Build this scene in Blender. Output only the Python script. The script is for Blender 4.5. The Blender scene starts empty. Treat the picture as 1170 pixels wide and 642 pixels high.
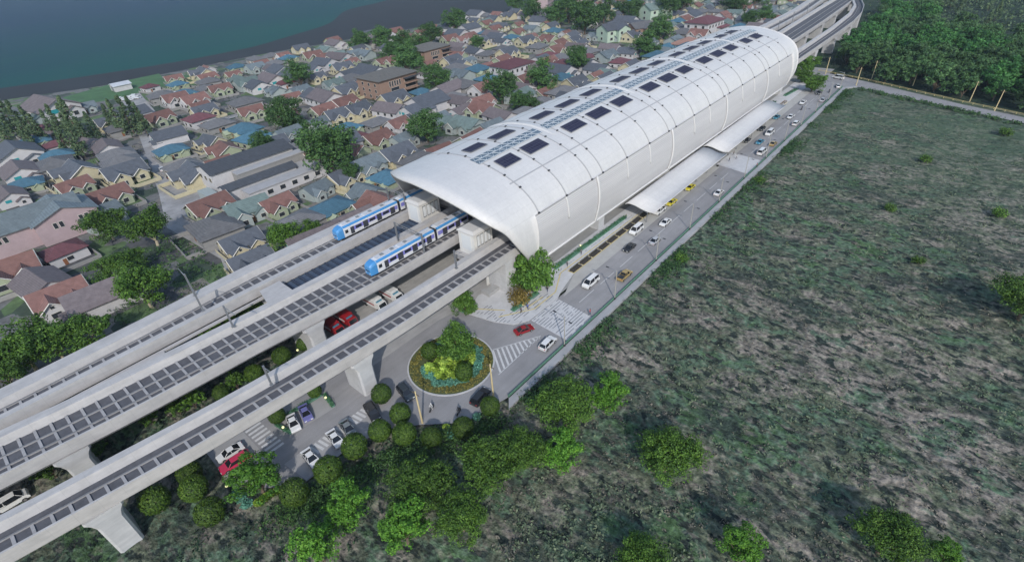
import bpy, bmesh, math, random
from mathutils import Vector, Matrix, noise
HAZE = 0.00009
R_ = random.Random(11)
sc = bpy.context.scene
COL = sc.collection
pi = math.pi
def rad(a): return math.radians(a)

# ------------------------------------------------------------------ materials
MATS = {}
def nt_new(name):
    m = bpy.data.materials.new(name); m.use_nodes = True
    nt = m.node_tree
    for n in list(nt.nodes): nt.nodes.remove(n)
    out = nt.nodes.new('ShaderNodeOutputMaterial')
    b = nt.nodes.new('ShaderNodeBsdfPrincipled')
    nt.links.new(b.outputs[0], out.inputs[0])
    return m, nt, b
def N(nt, t, **kw):
    n = nt.nodes.new(t)
    for k, v in kw.items():
        if k in n.inputs.keys() if hasattr(n.inputs, 'keys') else False: n.inputs[k].default_value = v
        else: setattr(n, k, v)
    return n
def ramp(nt, stops):
    r = nt.nodes.new('ShaderNodeValToRGB')
    e = r.color_ramp.elements
    while len(e) > 1: e.remove(e[-1])
    e[0].position = stops[0][0]; e[0].color = (*stops[0][1], 1)
    for p, c in stops[1:]:
        x = e.new(p); x.color = (*c, 1)
    return r
def coords(nt, scale=(1, 1, 1), rot=(0, 0, 0), kind='Object'):
    tc = nt.nodes.new('ShaderNodeTexCoord'); mp = nt.nodes.new('ShaderNodeMapping')
    mp.inputs['Scale'].default_value = scale; mp.inputs['Rotation'].default_value = rot
    nt.links.new(tc.outputs[kind], mp.inputs[0]); return mp.outputs[0]
def noise_n(nt, vec, scale, detail=5, rough=0.6, dist=0):
    n = nt.nodes.new('ShaderNodeTexNoise'); n.inputs['Scale'].default_value = scale
    n.inputs['Detail'].default_value = detail; n.inputs['Roughness'].default_value = rough
    n.inputs['Distortion'].default_value = dist
    nt.links.new(vec, n.inputs['Vector']); return n.outputs['Fac']
def mixc(nt, fac, a, b, mode='MIX'):
    m = nt.nodes.new('ShaderNodeMix'); m.data_type = 'RGBA'; m.blend_type = mode
    for s, v in ((0, fac), (6, a), (7, b)):
        if isinstance(v, (int, float)): m.inputs[s].default_value = v
        elif isinstance(v, tuple): m.inputs[s].default_value = (*v[:3], 1)
        else: nt.links.new(v, m.inputs[s])
    return m.outputs[2]
def bump(nt, b, h, strength=0.3, dist=0.1):
    n = nt.nodes.new('ShaderNodeBump'); n.inputs['Strength'].default_value = strength
    n.inputs['Distance'].default_value = dist
    nt.links.new(h, n.inputs['Height']); nt.links.new(n.outputs[0], b.inputs['Normal'])
def plain(name, col, rough=0.7, var=0.15, scale=1.0, metal=0.0, spec=0.5, bmp=0.0, bscale=None):
    """a surface with slight uneven tone and grain"""
    if name in MATS: return MATS[name]
    m, nt, b = nt_new(name)
    v = coords(nt)
    f = noise_n(nt, v, scale, 6, 0.65)
    r = ramp(nt, [(0.25, tuple(c * (1 - var) for c in col)), (0.75, tuple(min(1, c * (1 + var)) for c in col))])
    nt.links.new(f, r.inputs[0]); nt.links.new(r.outputs[0], b.inputs['Base Color'])
    b.inputs['Roughness'].default_value = rough; b.inputs['Metallic'].default_value = metal
    b.inputs['Specular IOR Level'].default_value = spec
    if bmp: bump(nt, b, noise_n(nt, v, bscale or scale * 6, 4), bmp)
    MATS[name] = m; return m
def concrete(name, col, joints=0.0):
    if name in MATS: return MATS[name]
    m, nt, b = nt_new(name)
    v = coords(nt)
    f = noise_n(nt, v, 0.35, 6, 0.65); g = noise_n(nt, coords(nt, (0.25, 3, 3)), 0.6, 5, 0.6)
    r = ramp(nt, [(0.3, tuple(c * .87 for c in col)), (0.7, tuple(c * 1.1 for c in col))])
    nt.links.new(f, r.inputs[0])
    r2 = ramp(nt, [(0.35, (.86, .87, .88)), (0.62, (1, 1, 1))]); nt.links.new(g, r2.inputs[0])
    c = mixc(nt, 0.8, r.outputs[0], r2.outputs[0], 'MULTIPLY')
    if joints:
        s = nt.nodes.new('ShaderNodeSeparateXYZ'); nt.links.new(v, s.inputs[0])
        md = N(nt, 'ShaderNodeMath', operation='MODULO'); md.inputs[1].default_value = joints
        ad = N(nt, 'ShaderNodeMath', operation='ADD'); ad.inputs[1].default_value = 1000 * joints
        nt.links.new(s.outputs[0], ad.inputs[0]); nt.links.new(ad.outputs[0], md.inputs[0])
        lt = N(nt, 'ShaderNodeMath', operation='LESS_THAN'); lt.inputs[1].default_value = 0.06
        nt.links.new(md.outputs[0], lt.inputs[0])
        ml = N(nt, 'ShaderNodeMath', operation='MULTIPLY'); ml.inputs[1].default_value = 0.16
        nt.links.new(lt.outputs[0], ml.inputs[0])
        c = mixc(nt, ml.outputs[0], c, (0.12, 0.12, 0.12))
    nt.links.new(c, b.inputs['Base Color']); b.inputs['Roughness'].default_value = 0.85
    bump(nt, b, noise_n(nt, v, 6, 4), 0.15, 0.05)
    MATS[name] = m; return m
def tiles(name, col, pitch=0.45):
    """roofing with courses running along the slope (bands in z) and uneven weathering"""
    if name in MATS: return MATS[name]
    m, nt, b = nt_new(name)
    v = coords(nt); w = nt.nodes.new('ShaderNodeTexWave'); w.wave_type = 'BANDS'; w.bands_direction = 'Z'
    w.inputs['Scale'].default_value = 0.5 / pitch; w.inputs['Distortion'].default_value = 0.6; w.inputs['Detail'].default_value = 2
    nt.links.new(v, w.inputs['Vector'])
    f = noise_n(nt, v, 0.7, 6, 0.7)
    r = ramp(nt, [(0.25, tuple(c * .7 for c in col)), (0.75, tuple(c * 1.25 for c in col))]); nt.links.new(f, r.inputs[0])
    r2 = ramp(nt, [(0.1, (.78, .78, .8)), (0.6, (1, 1, 1))]); nt.links.new(w.outputs['Fac'], r2.inputs[0])
    c = mixc(nt, 0.8, r.outputs[0], r2.outputs[0], 'MULTIPLY')
    oi = nt.nodes.new('ShaderNodeObjectInfo')
    hs = nt.nodes.new('ShaderNodeHueSaturation')
    mr = nt.nodes.new('ShaderNodeMapRange'); mr.inputs[3].default_value = 0.82; mr.inputs[4].default_value = 1.2
    nt.links.new(oi.outputs['Random'], mr.inputs[0]); nt.links.new(mr.outputs[0], hs.inputs['Value']); nt.links.new(c, hs.inputs['Color'])
    nt.links.new(hs.outputs[0], b.inputs['Base Color']); b.inputs['Roughness'].default_value = 0.8
    bump(nt, b, w.outputs['Fac'], 0.3, 0.08)
    MATS[name] = m; return m
def foliage(name, dark, mid, light, rough=0.6):
    if name in MATS: return MATS[name]
    m, nt, b = nt_new(name)
    geo = nt.nodes.new('ShaderNodeNewGeometry')
    f = noise_n(nt, coords(nt), 0.55, 3, 0.6)
    a = N(nt, 'ShaderNodeMath', operation='MULTIPLY'); a.inputs[1].default_value = 0.55
    nt.links.new(geo.outputs['Random Per Island'], a.inputs[0])
    bb = N(nt, 'ShaderNodeMath', operation='MULTIPLY'); bb.inputs[1].default_value = 0.75
    nt.links.new(f, bb.inputs[0])
    s = N(nt, 'ShaderNodeMath', operation='ADD'); nt.links.new(a.outputs[0], s.inputs[0]); nt.links.new(bb.outputs[0], s.inputs[1])
    oi = nt.nodes.new('ShaderNodeObjectInfo')
    r = ramp(nt, [(0.3, dark), (0.62, mid), (0.95, light)]); nt.links.new(s.outputs[0], r.inputs[0])
    hs = nt.nodes.new('ShaderNodeHueSaturation')
    mr = nt.nodes.new('ShaderNodeMapRange'); mr.inputs[3].default_value = 0.75; mr.inputs[4].default_value = 1.2
    nt.links.new(oi.outputs['Random'], mr.inputs[0]); nt.links.new(mr.outputs[0], hs.inputs['Value']); nt.links.new(r.outputs[0], hs.inputs['Color'])
    nt.links.new(hs.outputs[0], b.inputs['Base Color']); b.inputs['Roughness'].default_value = rough
    b.inputs['Specular IOR Level'].default_value = 0.25
    MATS[name] = m; return m
def glass(name, col, rough=0.12):
    if name in MATS: return MATS[name]
    m, nt, b = nt_new(name); b.inputs['Base Color'].default_value = (*col, 1); b.inputs['Roughness'].default_value = rough
    MATS[name] = m; return m
def paint(name, col, rough=0.28):
    if name in MATS: return MATS[name]
    m, nt, b = nt_new(name)
    f = noise_n(nt, coords(nt), 1.5, 3)
    r = ramp(nt, [(0.3, tuple(c * .92 for c in col)), (0.7, tuple(min(1, c * 1.05) for c in col))])
    nt.links.new(f, r.inputs[0]); nt.links.new(r.outputs[0], b.inputs['Base Color'])
    b.inputs['Roughness'].default_value = rough; b.inputs['Coat Weight'].default_value = 0.3
    MATS[name] = m; return m

# ------------------------------------------------------------------ mesh builder
class MB:
    def __init__(s): s.v = []; s.f = []; s.mi = []; s.cur = 0
    def add(s, vs, fs):
        o = len(s.v); s.v += [tuple(p) for p in vs]
        for f in fs: s.f.append([i + o for i in f]); s.mi.append(s.cur)
        return s
    def mat(s, i): s.cur = i; return s
    def box(s, x0, x1, y0, y1, z0, z1):
        return s.add([(x0, y0, z0), (x1, y0, z0), (x1, y1, z0), (x0, y1, z0), (x0, y0, z1), (x1, y0, z1), (x1, y1, z1), (x0, y1, z1)],
                     [(0, 3, 2, 1), (4, 5, 6, 7), (0, 1, 5, 4), (1, 2, 6, 5), (2, 3, 7, 6), (3, 0, 4, 7)])
    def obox(s, c, size, ang=0, axis='Z'):
        m = Matrix.Rotation(ang, 3, axis); hx, hy, hz = (a / 2 for a in size)
        vs = [Vector(c) + m @ Vector(p) for p in ((-hx, -hy, -hz), (hx, -hy, -hz), (hx, hy, -hz), (-hx, hy, -hz), (-hx, -hy, hz), (hx, -hy, hz), (hx, hy, hz), (-hx, hy, hz))]
        return s.add(vs, [(0, 3, 2, 1), (4, 5, 6, 7), (0, 1, 5, 4), (1, 2, 6, 5), (2, 3, 7, 6), (3, 0, 4, 7)])
    def prism(s, poly, z0, z1):
        n = len(poly); vs = [(x, y, z0) for x, y in poly] + [(x, y, z1) for x, y in poly]
        a = sum(poly[i][0] * poly[(i + 1) % n][1] - poly[(i + 1) % n][0] * poly[i][1] for i in range(n))
        up = list(range(n)) if a > 0 else list(range(n))[::-1]
        fs = [[i + n for i in up], up[::-1]]
        for i in range(n):
            j = (i + 1) % n; q = (i, j, j + n, i + n); fs.append(q if a > 0 else q[::-1])
        return s.add(vs, fs)
    def sheet(s, poly, z):
        a = sum(poly[i][0] * poly[(i + 1) % len(poly)][1] - poly[(i + 1) % len(poly)][0] * poly[i][1] for i in range(len(poly)))
        if a < 0: poly = poly[::-1]
        return s.add([(x, y, z) for x, y in poly], [list(range(len(poly)))])
    def loft(s, rings, close=True, caps=True):
        o = len(s.v); n = len(rings[0]); vs = [p for r in rings for p in r]; fs = []
        for i in range(len(rings) - 1):
            for j in range(n if close else n - 1):
                k = (j + 1) % n
                fs.append((i * n + j, i * n + k, (i + 1) * n + k, (i + 1) * n + j))
        if caps and close:
            fs.append(list(range(n))[::-1]); fs.append([(len(rings) - 1) * n + j for j in range(n)])
        return s.add(vs, fs)
    def tube(s, path, r, n=8, r1=None):
        rings = []; path = [Vector(p) for p in path]; L = len(path)
        for i, p in enumerate(path):
            d = (path[min(i + 1, L - 1)] - path[max(i - 1, 0)]).normalized()
            a = d.cross(Vector((0, 0, 1)));
            if a.length < 1e-3: a = d.cross(Vector((1, 0, 0)))
            a.normalize(); b = d.cross(a); rr = r if r1 is None else r + (r1 - r) * i / max(1, L - 1)
            rings.append([p + (a * math.cos(t) + b * math.sin(t)) * rr for t in [2 * pi * k / n for k in range(n)]])
        return s.loft(rings)
    def ball(s, c, r, n=8, m=6, sq=(1, 1, 1)):
        rings = []
        for i in range(1, m):
            t = pi * i / m
            rings.append([(c[0] + r * sq[0] * math.sin(t) * math.cos(2 * pi * k / n), c[1] + r * sq[1] * math.sin(t) * math.sin(2 * pi * k / n), c[2] - r * sq[2] * math.cos(t)) for k in range(n)])
        return s.loft(rings)
    def mesh(s, name, mats, smooth=False):
        me = bpy.data.meshes.new(name); me.from_pydata(s.v, [], s.f)
        mats = mats if isinstance(mats, (list, tuple)) else [mats]
        for m in mats: me.materials.append(m)
        if len(mats) > 1: me.polygons.foreach_set('material_index', s.mi)
        if smooth: me.polygons.foreach_set('use_smooth', [True] * len(me.polygons))
        me.validate(); me.update(); return me
    def build(s, name, mats, parent=None, smooth=False, loc=None):
        o = bpy.data.objects.new(name, s.mesh(name, mats, smooth)); COL.objects.link(o)
        if parent: o.parent = parent
        if loc: o.location = loc
        return o
def tag(o, label=None, cat=None, group=None, kind=None):
    if label: o['label'] = label
    if cat: o['category'] = cat
    if group: o['group'] = group
    if kind: o['kind'] = kind
    return o
def thing(name, label, cat, loc=(0, 0, 0), rz=0, group=None, scale=None):
    o = bpy.data.objects.new(name, None); COL.objects.link(o); o.empty_display_size = 0.5
    o.location = loc; o.rotation_euler = (0, 0, rz)
    if scale: o.scale = (scale,) * 3 if isinstance(scale, (int, float)) else scale
    return tag(o, label, cat, group)
def dup(o, loc=None, rz=None, label=None, scale=None, group=None):
    c = o.copy(); COL.objects.link(c)
    for ch in list(o.children):
        d = ch.copy(); COL.objects.link(d); d.parent = c
        for g in list(ch.children):
            e = g.copy(); COL.objects.link(e); e.parent = d
    if loc is not None: c.location = loc
    if rz is not None: c.rotation_euler = (0, 0, rz)
    if scale is not None: c.scale = (scale,) * 3 if isinstance(scale, (int, float)) else scale
    if label: c['label'] = label
    if group: c['group'] = group
    return c
ORD = ['nearest', 'second nearest', 'third nearest', 'fourth nearest', 'fifth nearest', 'sixth nearest', 'seventh nearest', 'eighth nearest', 'ninth nearest', 'tenth nearest',
       'eleventh nearest', 'twelfth nearest', 'thirteenth nearest', 'fourteenth nearest', 'fifteenth nearest', 'sixteenth nearest', 'seventeenth nearest', 'eighteenth nearest', 'nineteenth nearest', 'twentieth nearest']
def label_by_landmark(items, landmarks):
    """items: (object, base text, (x, y)); every base text is ranked by distance from its closest landmark"""
    sets = {}
    for o, base, p in items:
        d = [(math.hypot(p[0] - q[0], p[1] - q[1]), t) for t, q in landmarks]; d.sort()
        sets.setdefault((base, d[0][1]), []).append((d[0][0], o))
    for (base, lm), L in sets.items():
        L.sort(key=lambda a: a[0])
        for i, (d, o) in enumerate(L):
            t = f"{base}, {ORD[i] if i < len(ORD) else 'farthest'} such to {lm}" if len(L) > 1 else f"{base}, only such near {lm}"
            if len(t.split()) > 16: t = t.replace(' such to', ' to').replace('only such near', 'nearest')
            if len(t.split()) > 16: t = t.replace('in the rough field', 'in scrub').replace('in the wood', 'of the wood')
            o['label'] = t
def struct(mb, name, mats, smooth=False): return tag(mb.build(name, mats, None, smooth), kind='structure')
def catmull(pts, n):
    out = []
    P = [Vector(p) for p in pts]; L = len(P)
    for i in range(L - 1):
        p0 = P[max(i - 1, 0)]; p1 = P[i]; p2 = P[i + 1]; p3 = P[min(i + 2, L - 1)]
        for k in range(n):
            t = k / n
            out.append(0.5 * ((2 * p1) + (-p0 + p2) * t + (2 * p0 - 5 * p1 + 4 * p2 - p3) * t * t + (-p0 + 3 * p1 - 3 * p2 + p3) * t ** 3))
    out.append(P[-1]); return out
def lerp(a, b, t): return a + (b - a) * t
def interp(x, tab):
    if x <= tab[0][0]: return tab[0][1]
    for (a, b), (c, d) in zip(tab, tab[1:]):
        if x <= c: return b + (d - b) * (x - a) / (c - a)
    return tab[-1][1]

# ------------------------------------------------------------------ camera, light
cam = bpy.data.cameras.new('Camera'); co = bpy.data.objects.new('Camera', cam); COL.objects.link(co)
cr = [[0.646868, 0.46678, -0.603057], [-0.760673, 0.338737, -0.553745], [-0.054199, 0.816929, 0.574186]]
co.matrix_world = Matrix(((*cr[0], 0), (*cr[1], 0), (*cr[2], 76), (0, 0, 0, 1)))
cam.lens = 17.928; cam.sensor_width = 36; cam.sensor_fit = 'HORIZONTAL'; cam.clip_end = 6000; cam.clip_start = 1
sc.camera = co
sun_v = Vector((-0.66, -0.72, 0.71)).normalized()
el = math.asin(sun_v.z); az = math.atan2(sun_v.x, sun_v.y)
w = bpy.data.worlds.new('World'); sc.world = w; w.use_nodes = True
nt = w.node_tree
for n in list(nt.nodes): nt.nodes.remove(n)
sky = nt.nodes.new('ShaderNodeTexSky'); sky.sky_type = 'NISHITA'; sky.sun_disc = False
sky.sun_elevation = el; sky.sun_rotation = az; sky.air_density = 1.3; sky.dust_density = 1.0; sky.ozone_density = 1.6
bg = nt.nodes.new('ShaderNodeBackground'); bg.inputs[1].default_value = 0.15
wo = nt.nodes.new('ShaderNodeOutputWorld'); nt.links.new(sky.outputs[0], bg.inputs[0]); nt.links.new(bg.outputs[0], wo.inputs[0])
sl = bpy.data.lights.new('sun', 'SUN'); sl.energy = 2.5; sl.angle = rad(0.6); sl.color = (1, 0.96, 0.9)
so = bpy.data.objects.new('sun', sl); COL.objects.link(so); so.rotation_euler = sun_v.to_track_quat('Z', 'Y').to_euler(); so.location = (0, 0, 200)
sc.view_settings.view_transform = 'Standard'; sc.view_settings.look = 'None'; sc.view_settings.gamma = 1
sc.view_settings.use_curve_mapping = False; sc.view_settings.exposure = 0.3

# ------------------------------------------------------------------ materials used by the setting
CONC = concrete('pale_concrete', (0.42, 0.405, 0.40), 3.0)
CONC2 = concrete('column_concrete', (0.46, 0.46, 0.47))
CONC_D = concrete('slab_concrete', (0.27, 0.27, 0.265))
TRACKBED = plain('track_infill', (0.085, 0.085, 0.095), 0.9, 0.3, 0.8)
TIE = concrete('tie_concrete', (0.33, 0.32, 0.32))
WHITE = plain('white_cladding', (0.56, 0.555, 0.555), 0.5, 0.03, 0.25)
WHITE2 = plain('white_panel', (0.62, 0.61, 0.59), 0.5, 0.05, 0.5)
STEEL = plain('grey_steel', (0.22, 0.23, 0.25), 0.45, 0.1, 1, 0.4)
DARK = plain('dark_metal', (0.03, 0.032, 0.036), 0.5, 0.2, 1)
POLE = plain('pale_pole_paint', (0.32, 0.31, 0.28), 0.5, 0.1, 1)
YPOLE = plain('timber_pole', (0.55, 0.45, 0.25), 0.8, 0.15, 1)
YELLOW = plain('yellow_paint', (0.52, 0.43, 0.20), 0.6, 0.15, 1)
GREENRAIL = plain('green_paint', (0.085, 0.19, 0.135), 0.6, 0.2, 1)
WINDOW = glass('window_glass', (0.02, 0.026, 0.034), 0.12)
PAVE_W = plain('pale_paving', (0.47, 0.47, 0.48), 0.85, 0.12, 0.6)
LINE = plain('road_paint', (0.50, 0.50, 0.50), 0.8, 0.18, 1.2)

def asphalt(name, col, wear):
    m, nt, b = nt_new(name); v = coords(nt)
    f = noise_n(nt, v, 0.11, 6, 0.65); g = noise_n(nt, v, 9, 3, 0.7); s = noise_n(nt, coords(nt, (0.05, 1.1, 1)), 0.9, 4)
    r = ramp(nt, [(0.3, tuple(c * (1 - wear) for c in col)), (0.7, tuple(c * (1 + wear) for c in col))]); nt.links.new(f, r.inputs[0])
    r2 = ramp(nt, [(0.3, (.8, .8, .8)), (0.7, (1.12, 1.12, 1.12))]); nt.links.new(g, r2.inputs[0])
    r3 = ramp(nt, [(0.35, (.86, .86, .86)), (0.6, (1, 1, 1))]); nt.links.new(s, r3.inputs[0])
    c = mixc(nt, 1, r.outputs[0], r2.outputs[0], 'MULTIPLY'); c = mixc(nt, 0.7, c, r3.outputs[0], 'MULTIPLY')
    nt.links.new(c, b.inputs['Base Color']); b.inputs['Roughness'].default_value = 0.9
    bump(nt, b, g, 0.1, 0.02); return m
ASPH = asphalt('asphalt', (0.265, 0.26, 0.265), 0.15)

def scrub_ground(name, big, streak_rot, cols, bstr=0.6, st=(1.7, 1, 1)):
    """rough ground: patches of dry grass, green growth, bare soil and dark hollows, drawn out along one direction"""
    m, nt, b = nt_new(name)
    v = coords(nt, st, (0, 0, streak_rot)); v1 = coords(nt)
    f1 = noise_n(nt, v1, 0.016 * big, 5, 0.62, 0.4); f2 = noise_n(nt, v, 0.065, 6, 0.72, 0.25); f3 = noise_n(nt, v, 0.36, 3, 0.6, 0.15); f4 = noise_n(nt, v1, 1.0, 3, 0.6)
    dry, soil, green, teal, dark = cols
    ra = ramp(nt, [(0.37, tuple(c * .5 for c in green)), (0.425, tuple(c * 1.1 for c in green)), (0.47, teal), (0.495, tuple(c * .62 for c in dry)), (0.52, dry), (0.555, soil), (0.585, tuple(c * 1.15 for c in soil)), (0.62, teal), (0.68, green)])
    mx = N(nt, 'ShaderNodeMath', operation='MULTIPLY_ADD'); mx.inputs[1].default_value = 0.4
    nt.links.new(f1, mx.inputs[0])
    h2 = N(nt, 'ShaderNodeMath', operation='MULTIPLY'); h2.inputs[1].default_value = 0.6; nt.links.new(f2, h2.inputs[0]); nt.links.new(h2.outputs[0], mx.inputs[2])
    nt.links.new(mx.outputs[0], ra.inputs[0])
    rb = ramp(nt, [(0.41, (1, 1, 1)), (0.475, (0, 0, 0))]); nt.links.new(f3, rb.inputs[0])
    c = mixc(nt, rb.outputs[0], ra.outputs[0], dark)
    f5 = noise_n(nt, coords(nt, (1.5, 1, 1), (0, 0, streak_rot)), 0.045, 5, 0.72, 0.3); rd = ramp(nt, [(0.37, (0.85,) * 3), (0.47, (0, 0, 0))]); nt.links.new(f5, rd.inputs[0])
    c = mixc(nt, rd.outputs[0], c, tuple(x * 1.25 for x in dark))
    f6 = noise_n(nt, coords(nt, (2.0, 1, 1), (0, 0, streak_rot + .5)), 0.3, 3, 0.6, 0.1); re = ramp(nt, [(0.54, (0, 0, 0)), (0.66, (0.5,) * 3)]); nt.links.new(f6, re.inputs[0])
    c = mixc(nt, re.outputs[0], c, tuple(x * 1.1 for x in soil))
    rc = ramp(nt, [(0.3, (.45, .47, .47)), (0.5, (1, 1, 1)), (0.7, (1.75, 1.72, 1.68))]); nt.links.new(f4, rc.inputs[0])
    c = mixc(nt, 1, c, rc.outputs[0], 'MULTIPLY')
    # ranker green growth on the wetter far side of the field
    sx = nt.nodes.new('ShaderNodeSeparateXYZ'); nt.links.new(v1, sx.inputs[0])
    gr = nt.nodes.new('ShaderNodeMapRange'); gr.inputs[1].default_value = 150; gr.inputs[2].default_value = 270; gr.inputs[4].default_value = 0.75; nt.links.new(sx.outputs[0], gr.inputs[0])
    gm = N(nt, 'ShaderNodeMath', operation='MULTIPLY'); nt.links.new(gr.outputs[0], gm.inputs[0])
    rg_ = ramp(nt, [(0.44, (0.25,) * 3), (0.56, (1, 1, 1))]); nt.links.new(f1, rg_.inputs[0]); nt.links.new(rg_.outputs[0], gm.inputs[1])
    c = mixc(nt, gm.outputs[0], c, mixc(nt, f3, tuple(x * .7 for x in green), tuple(x * 1.15 for x in teal)))
    nt.links.new(c, b.inputs['Base Color']); b.inputs['Roughness'].default_value = 0.95; b.inputs['Specular IOR Level'].default_value = 0.1
    ad = N(nt, 'ShaderNodeMath', operation='ADD'); nt.links.new(f3, ad.inputs[0]); nt.links.new(f4, ad.inputs[1])
    bump(nt, b, ad.outputs[0], bstr, 1.0); return m
FIELD_M = scrub_ground('field_scrub', 1, rad(-14), ((0.118, 0.136, 0.094), (0.185, 0.165, 0.142), (0.060, 0.106, 0.05), (0.085, 0.128, 0.09), (0.027, 0.036, 0.032)), 0.5)
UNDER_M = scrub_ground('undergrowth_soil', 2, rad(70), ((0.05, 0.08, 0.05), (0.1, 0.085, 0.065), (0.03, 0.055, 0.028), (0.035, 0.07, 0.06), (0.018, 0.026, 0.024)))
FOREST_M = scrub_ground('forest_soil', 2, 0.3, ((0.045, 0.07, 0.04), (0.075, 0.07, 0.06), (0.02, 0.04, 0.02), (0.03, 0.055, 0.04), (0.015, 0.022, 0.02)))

def town_ground():
    m, nt, b = nt_new('town_yards'); v = coords(nt)
    vo = nt.nodes.new('ShaderNodeTexVoronoi'); vo.inputs['Scale'].default_value = 0.13; vo.distance = 'CHEBYCHEV'; nt.links.new(v, vo.inputs['Vector'])
    s = nt.nodes.new('ShaderNodeSeparateColor'); nt.links.new(vo.outputs['Color'], s.inputs[0])
    r = ramp(nt, [(0.0, (0.14, 0.14, 0.135)), (0.25, (0.08, 0.08, 0.082)), (0.45, (0.18, 0.165, 0.145)), (0.55, (0.085, 0.14, 0.055)), (0.75, (0.04, 0.062, 0.04)), (0.95, (0.12, 0.115, 0.115))]); r.color_ramp.interpolation = 'CONSTANT'
    nt.links.new(s.outputs[0], r.inputs[0])
    f = noise_n(nt, v, 0.35, 6, 0.7)
    r2 = ramp(nt, [(0.3, (.5, .5, .52)), (0.7, (1.3, 1.3, 1.3))]); nt.links.new(f, r2.inputs[0])
    c = mixc(nt, 1, r.outputs[0], r2.outputs[0], 'MULTIPLY'); nt.links.new(c, b.inputs['Base Color'])
    b.inputs['Roughness'].default_value = 0.9; bump(nt, b, f, 0.3, 0.3); return m
def sea_mat():
    m, nt, b = nt_new('sea_water'); v = coords(nt)
    s = nt.nodes.new('ShaderNodeSeparateXYZ'); nt.links.new(v, s.inputs[0])
    mr = nt.nodes.new('ShaderNodeMapRange'); mr.inputs[1].default_value = 480; mr.inputs[2].default_value = 1100; nt.links.new(s.outputs[1], mr.inputs[0])
    f = noise_n(nt, coords(nt, (1, 2.2, 1)), 0.006, 5, 0.6)
    ml = N(nt, 'ShaderNodeMath', operation='MULTIPLY_ADD'); ml.inputs[1].default_value = 0.7; ml.inputs[2].default_value = -0.35; nt.links.new(f, ml.inputs[0])
    ad = N(nt, 'ShaderNodeMath', operation='ADD'); nt.links.new(ml.outputs[0], ad.inputs[0]); nt.links.new(mr.outputs[0], ad.inputs[1])
    # shoal water over pale sand is green, deep water blue
    r = ramp(nt, [(0.0, (0.004, 0.062, 0.060)), (0.3, (0.004, 0.048, 0.062)), (0.9, (0.005, 0.034, 0.070))]); nt.links.new(ad.outputs[0], r.inputs[0])
    nt.links.new(r.outputs[0], b.inputs['Base Color']); b.inputs['Roughness'].default_value = 0.45; b.inputs['Specular IOR Level'].default_value = 0.008
    bump(nt, b, noise_n(nt, coords(nt, (1, 1.8, 1), (0, 0, 0.5)), 0.16, 6, 0.65), 0.35, 1.0); return m
SAND = plain('dark_sand', (0.012, 0.017, 0.024), 0.95, 0.22, 0.03)
def forest_edge(t): return (326 - 32 * t, 55 - 75 * t)

# ------------------------------------------------------------------ ground, water, roads
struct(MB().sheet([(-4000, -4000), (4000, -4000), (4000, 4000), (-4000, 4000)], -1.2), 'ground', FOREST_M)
water_edge = [(-3000, 1000), (-400, 610), (-100, 556), (0, 530), (46, 516), (94, 497), (150, 482), (200, 479), (224, 482), (268, 500), (325, 528), (396, 599), (467, 622), (600, 690), (900, 860), (3900, 1500)]
we = [(p.x, p.y) for p in catmull([(*p, 0) for p in water_edge], 6)]
struct(MB().sheet(we + [(3900, 3900), (-3900, 3900)], -0.5), 'sea', sea_mat())
inner = [(-3000, 960), (-400, 560), (-100, 500), (0, 487), (39, 473), (95, 450), (137, 447), (203, 443), (277, 427), (336, 415), (408, 404), (479, 370), (600, 330), (900, 330), (1500, 500)]
ii = [(p.x, p.y) for p in catmull([(*p, 0) for p in inner], 6)]
sh = MB().sheet([(a, b + 6) for a, b in we] + [(3900, 125), (-3000, 125)], -0.3)
struct(sh, 'beach', SAND)
struct(MB().sheet(ii + [(1500, 119), (-3000, 119)], -0.1), 'town_ground', town_ground())
# rough field on the near side, with real humps and hollows
gx0, gx1, gy0, gy1, st = -140, 420, -280, 120.0, 2.0
nx, ny = int((gx1 - gx0) / st) + 1, int((gy1 - gy0) / st) + 1
def paved_gap(x, y):
    xe = interp(y, [(47, 47), (51, 39), (57, 33.5), (61.4, 29), (63.3, 12), (72, 4.6), (84, 4.8), (86, 33), (120, 38)])
    return xe - x - 1.5
def field_h(x, y):
    edge = min(1, max(0, (46.0 - y) / 8)) if x > 48 else min(1, max(0, max(46.0 - y, paved_gap(x, y)) / 6))
    dl = ((326 - x) * 75 - (55 - y) * 32) / 81.5       # metres in front of the cross road
    edge *= min(1, max(0, (dl - 9) / 10))
    h = noise.fractal(Vector((x * .045, y * .045, 3.1)), 1.0, 2.0, 5) * 0.8 + noise.fractal(Vector((x * .3, y * .2, 7.7)), 0.8, 2.0, 3) * 0.6
    return h * edge - 0.25
mb = MB()
for j in range(ny):
    for i in range(nx):
        x, y = gx0 + i * st, gy0 + j * st; mb.v.append((x, y, field_h(x, y) - (0.12 if y > 44 and x > 2 else 0)))
for j in range(ny - 1):
    for i in range(nx - 1):
        if (gy0 + (j + 1) * st) > 47.2 and gx0 + i * st > 48: continue
        a = j * nx + i; mb.f.append([a, a + 1, a + nx + 1, a + nx]); mb.mi.append(0)
struct(mb, 'field', FIELD_M, True)
# forest floor beyond the cross road
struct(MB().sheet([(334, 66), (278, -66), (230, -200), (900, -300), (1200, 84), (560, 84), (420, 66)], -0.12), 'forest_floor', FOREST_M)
struct(MB().sheet([(420, 66), (560, 84), (1200, 84), (1500, 121), (330, 121), (330, 66)], -0.16), 'verge', UNDER_M)
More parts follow.
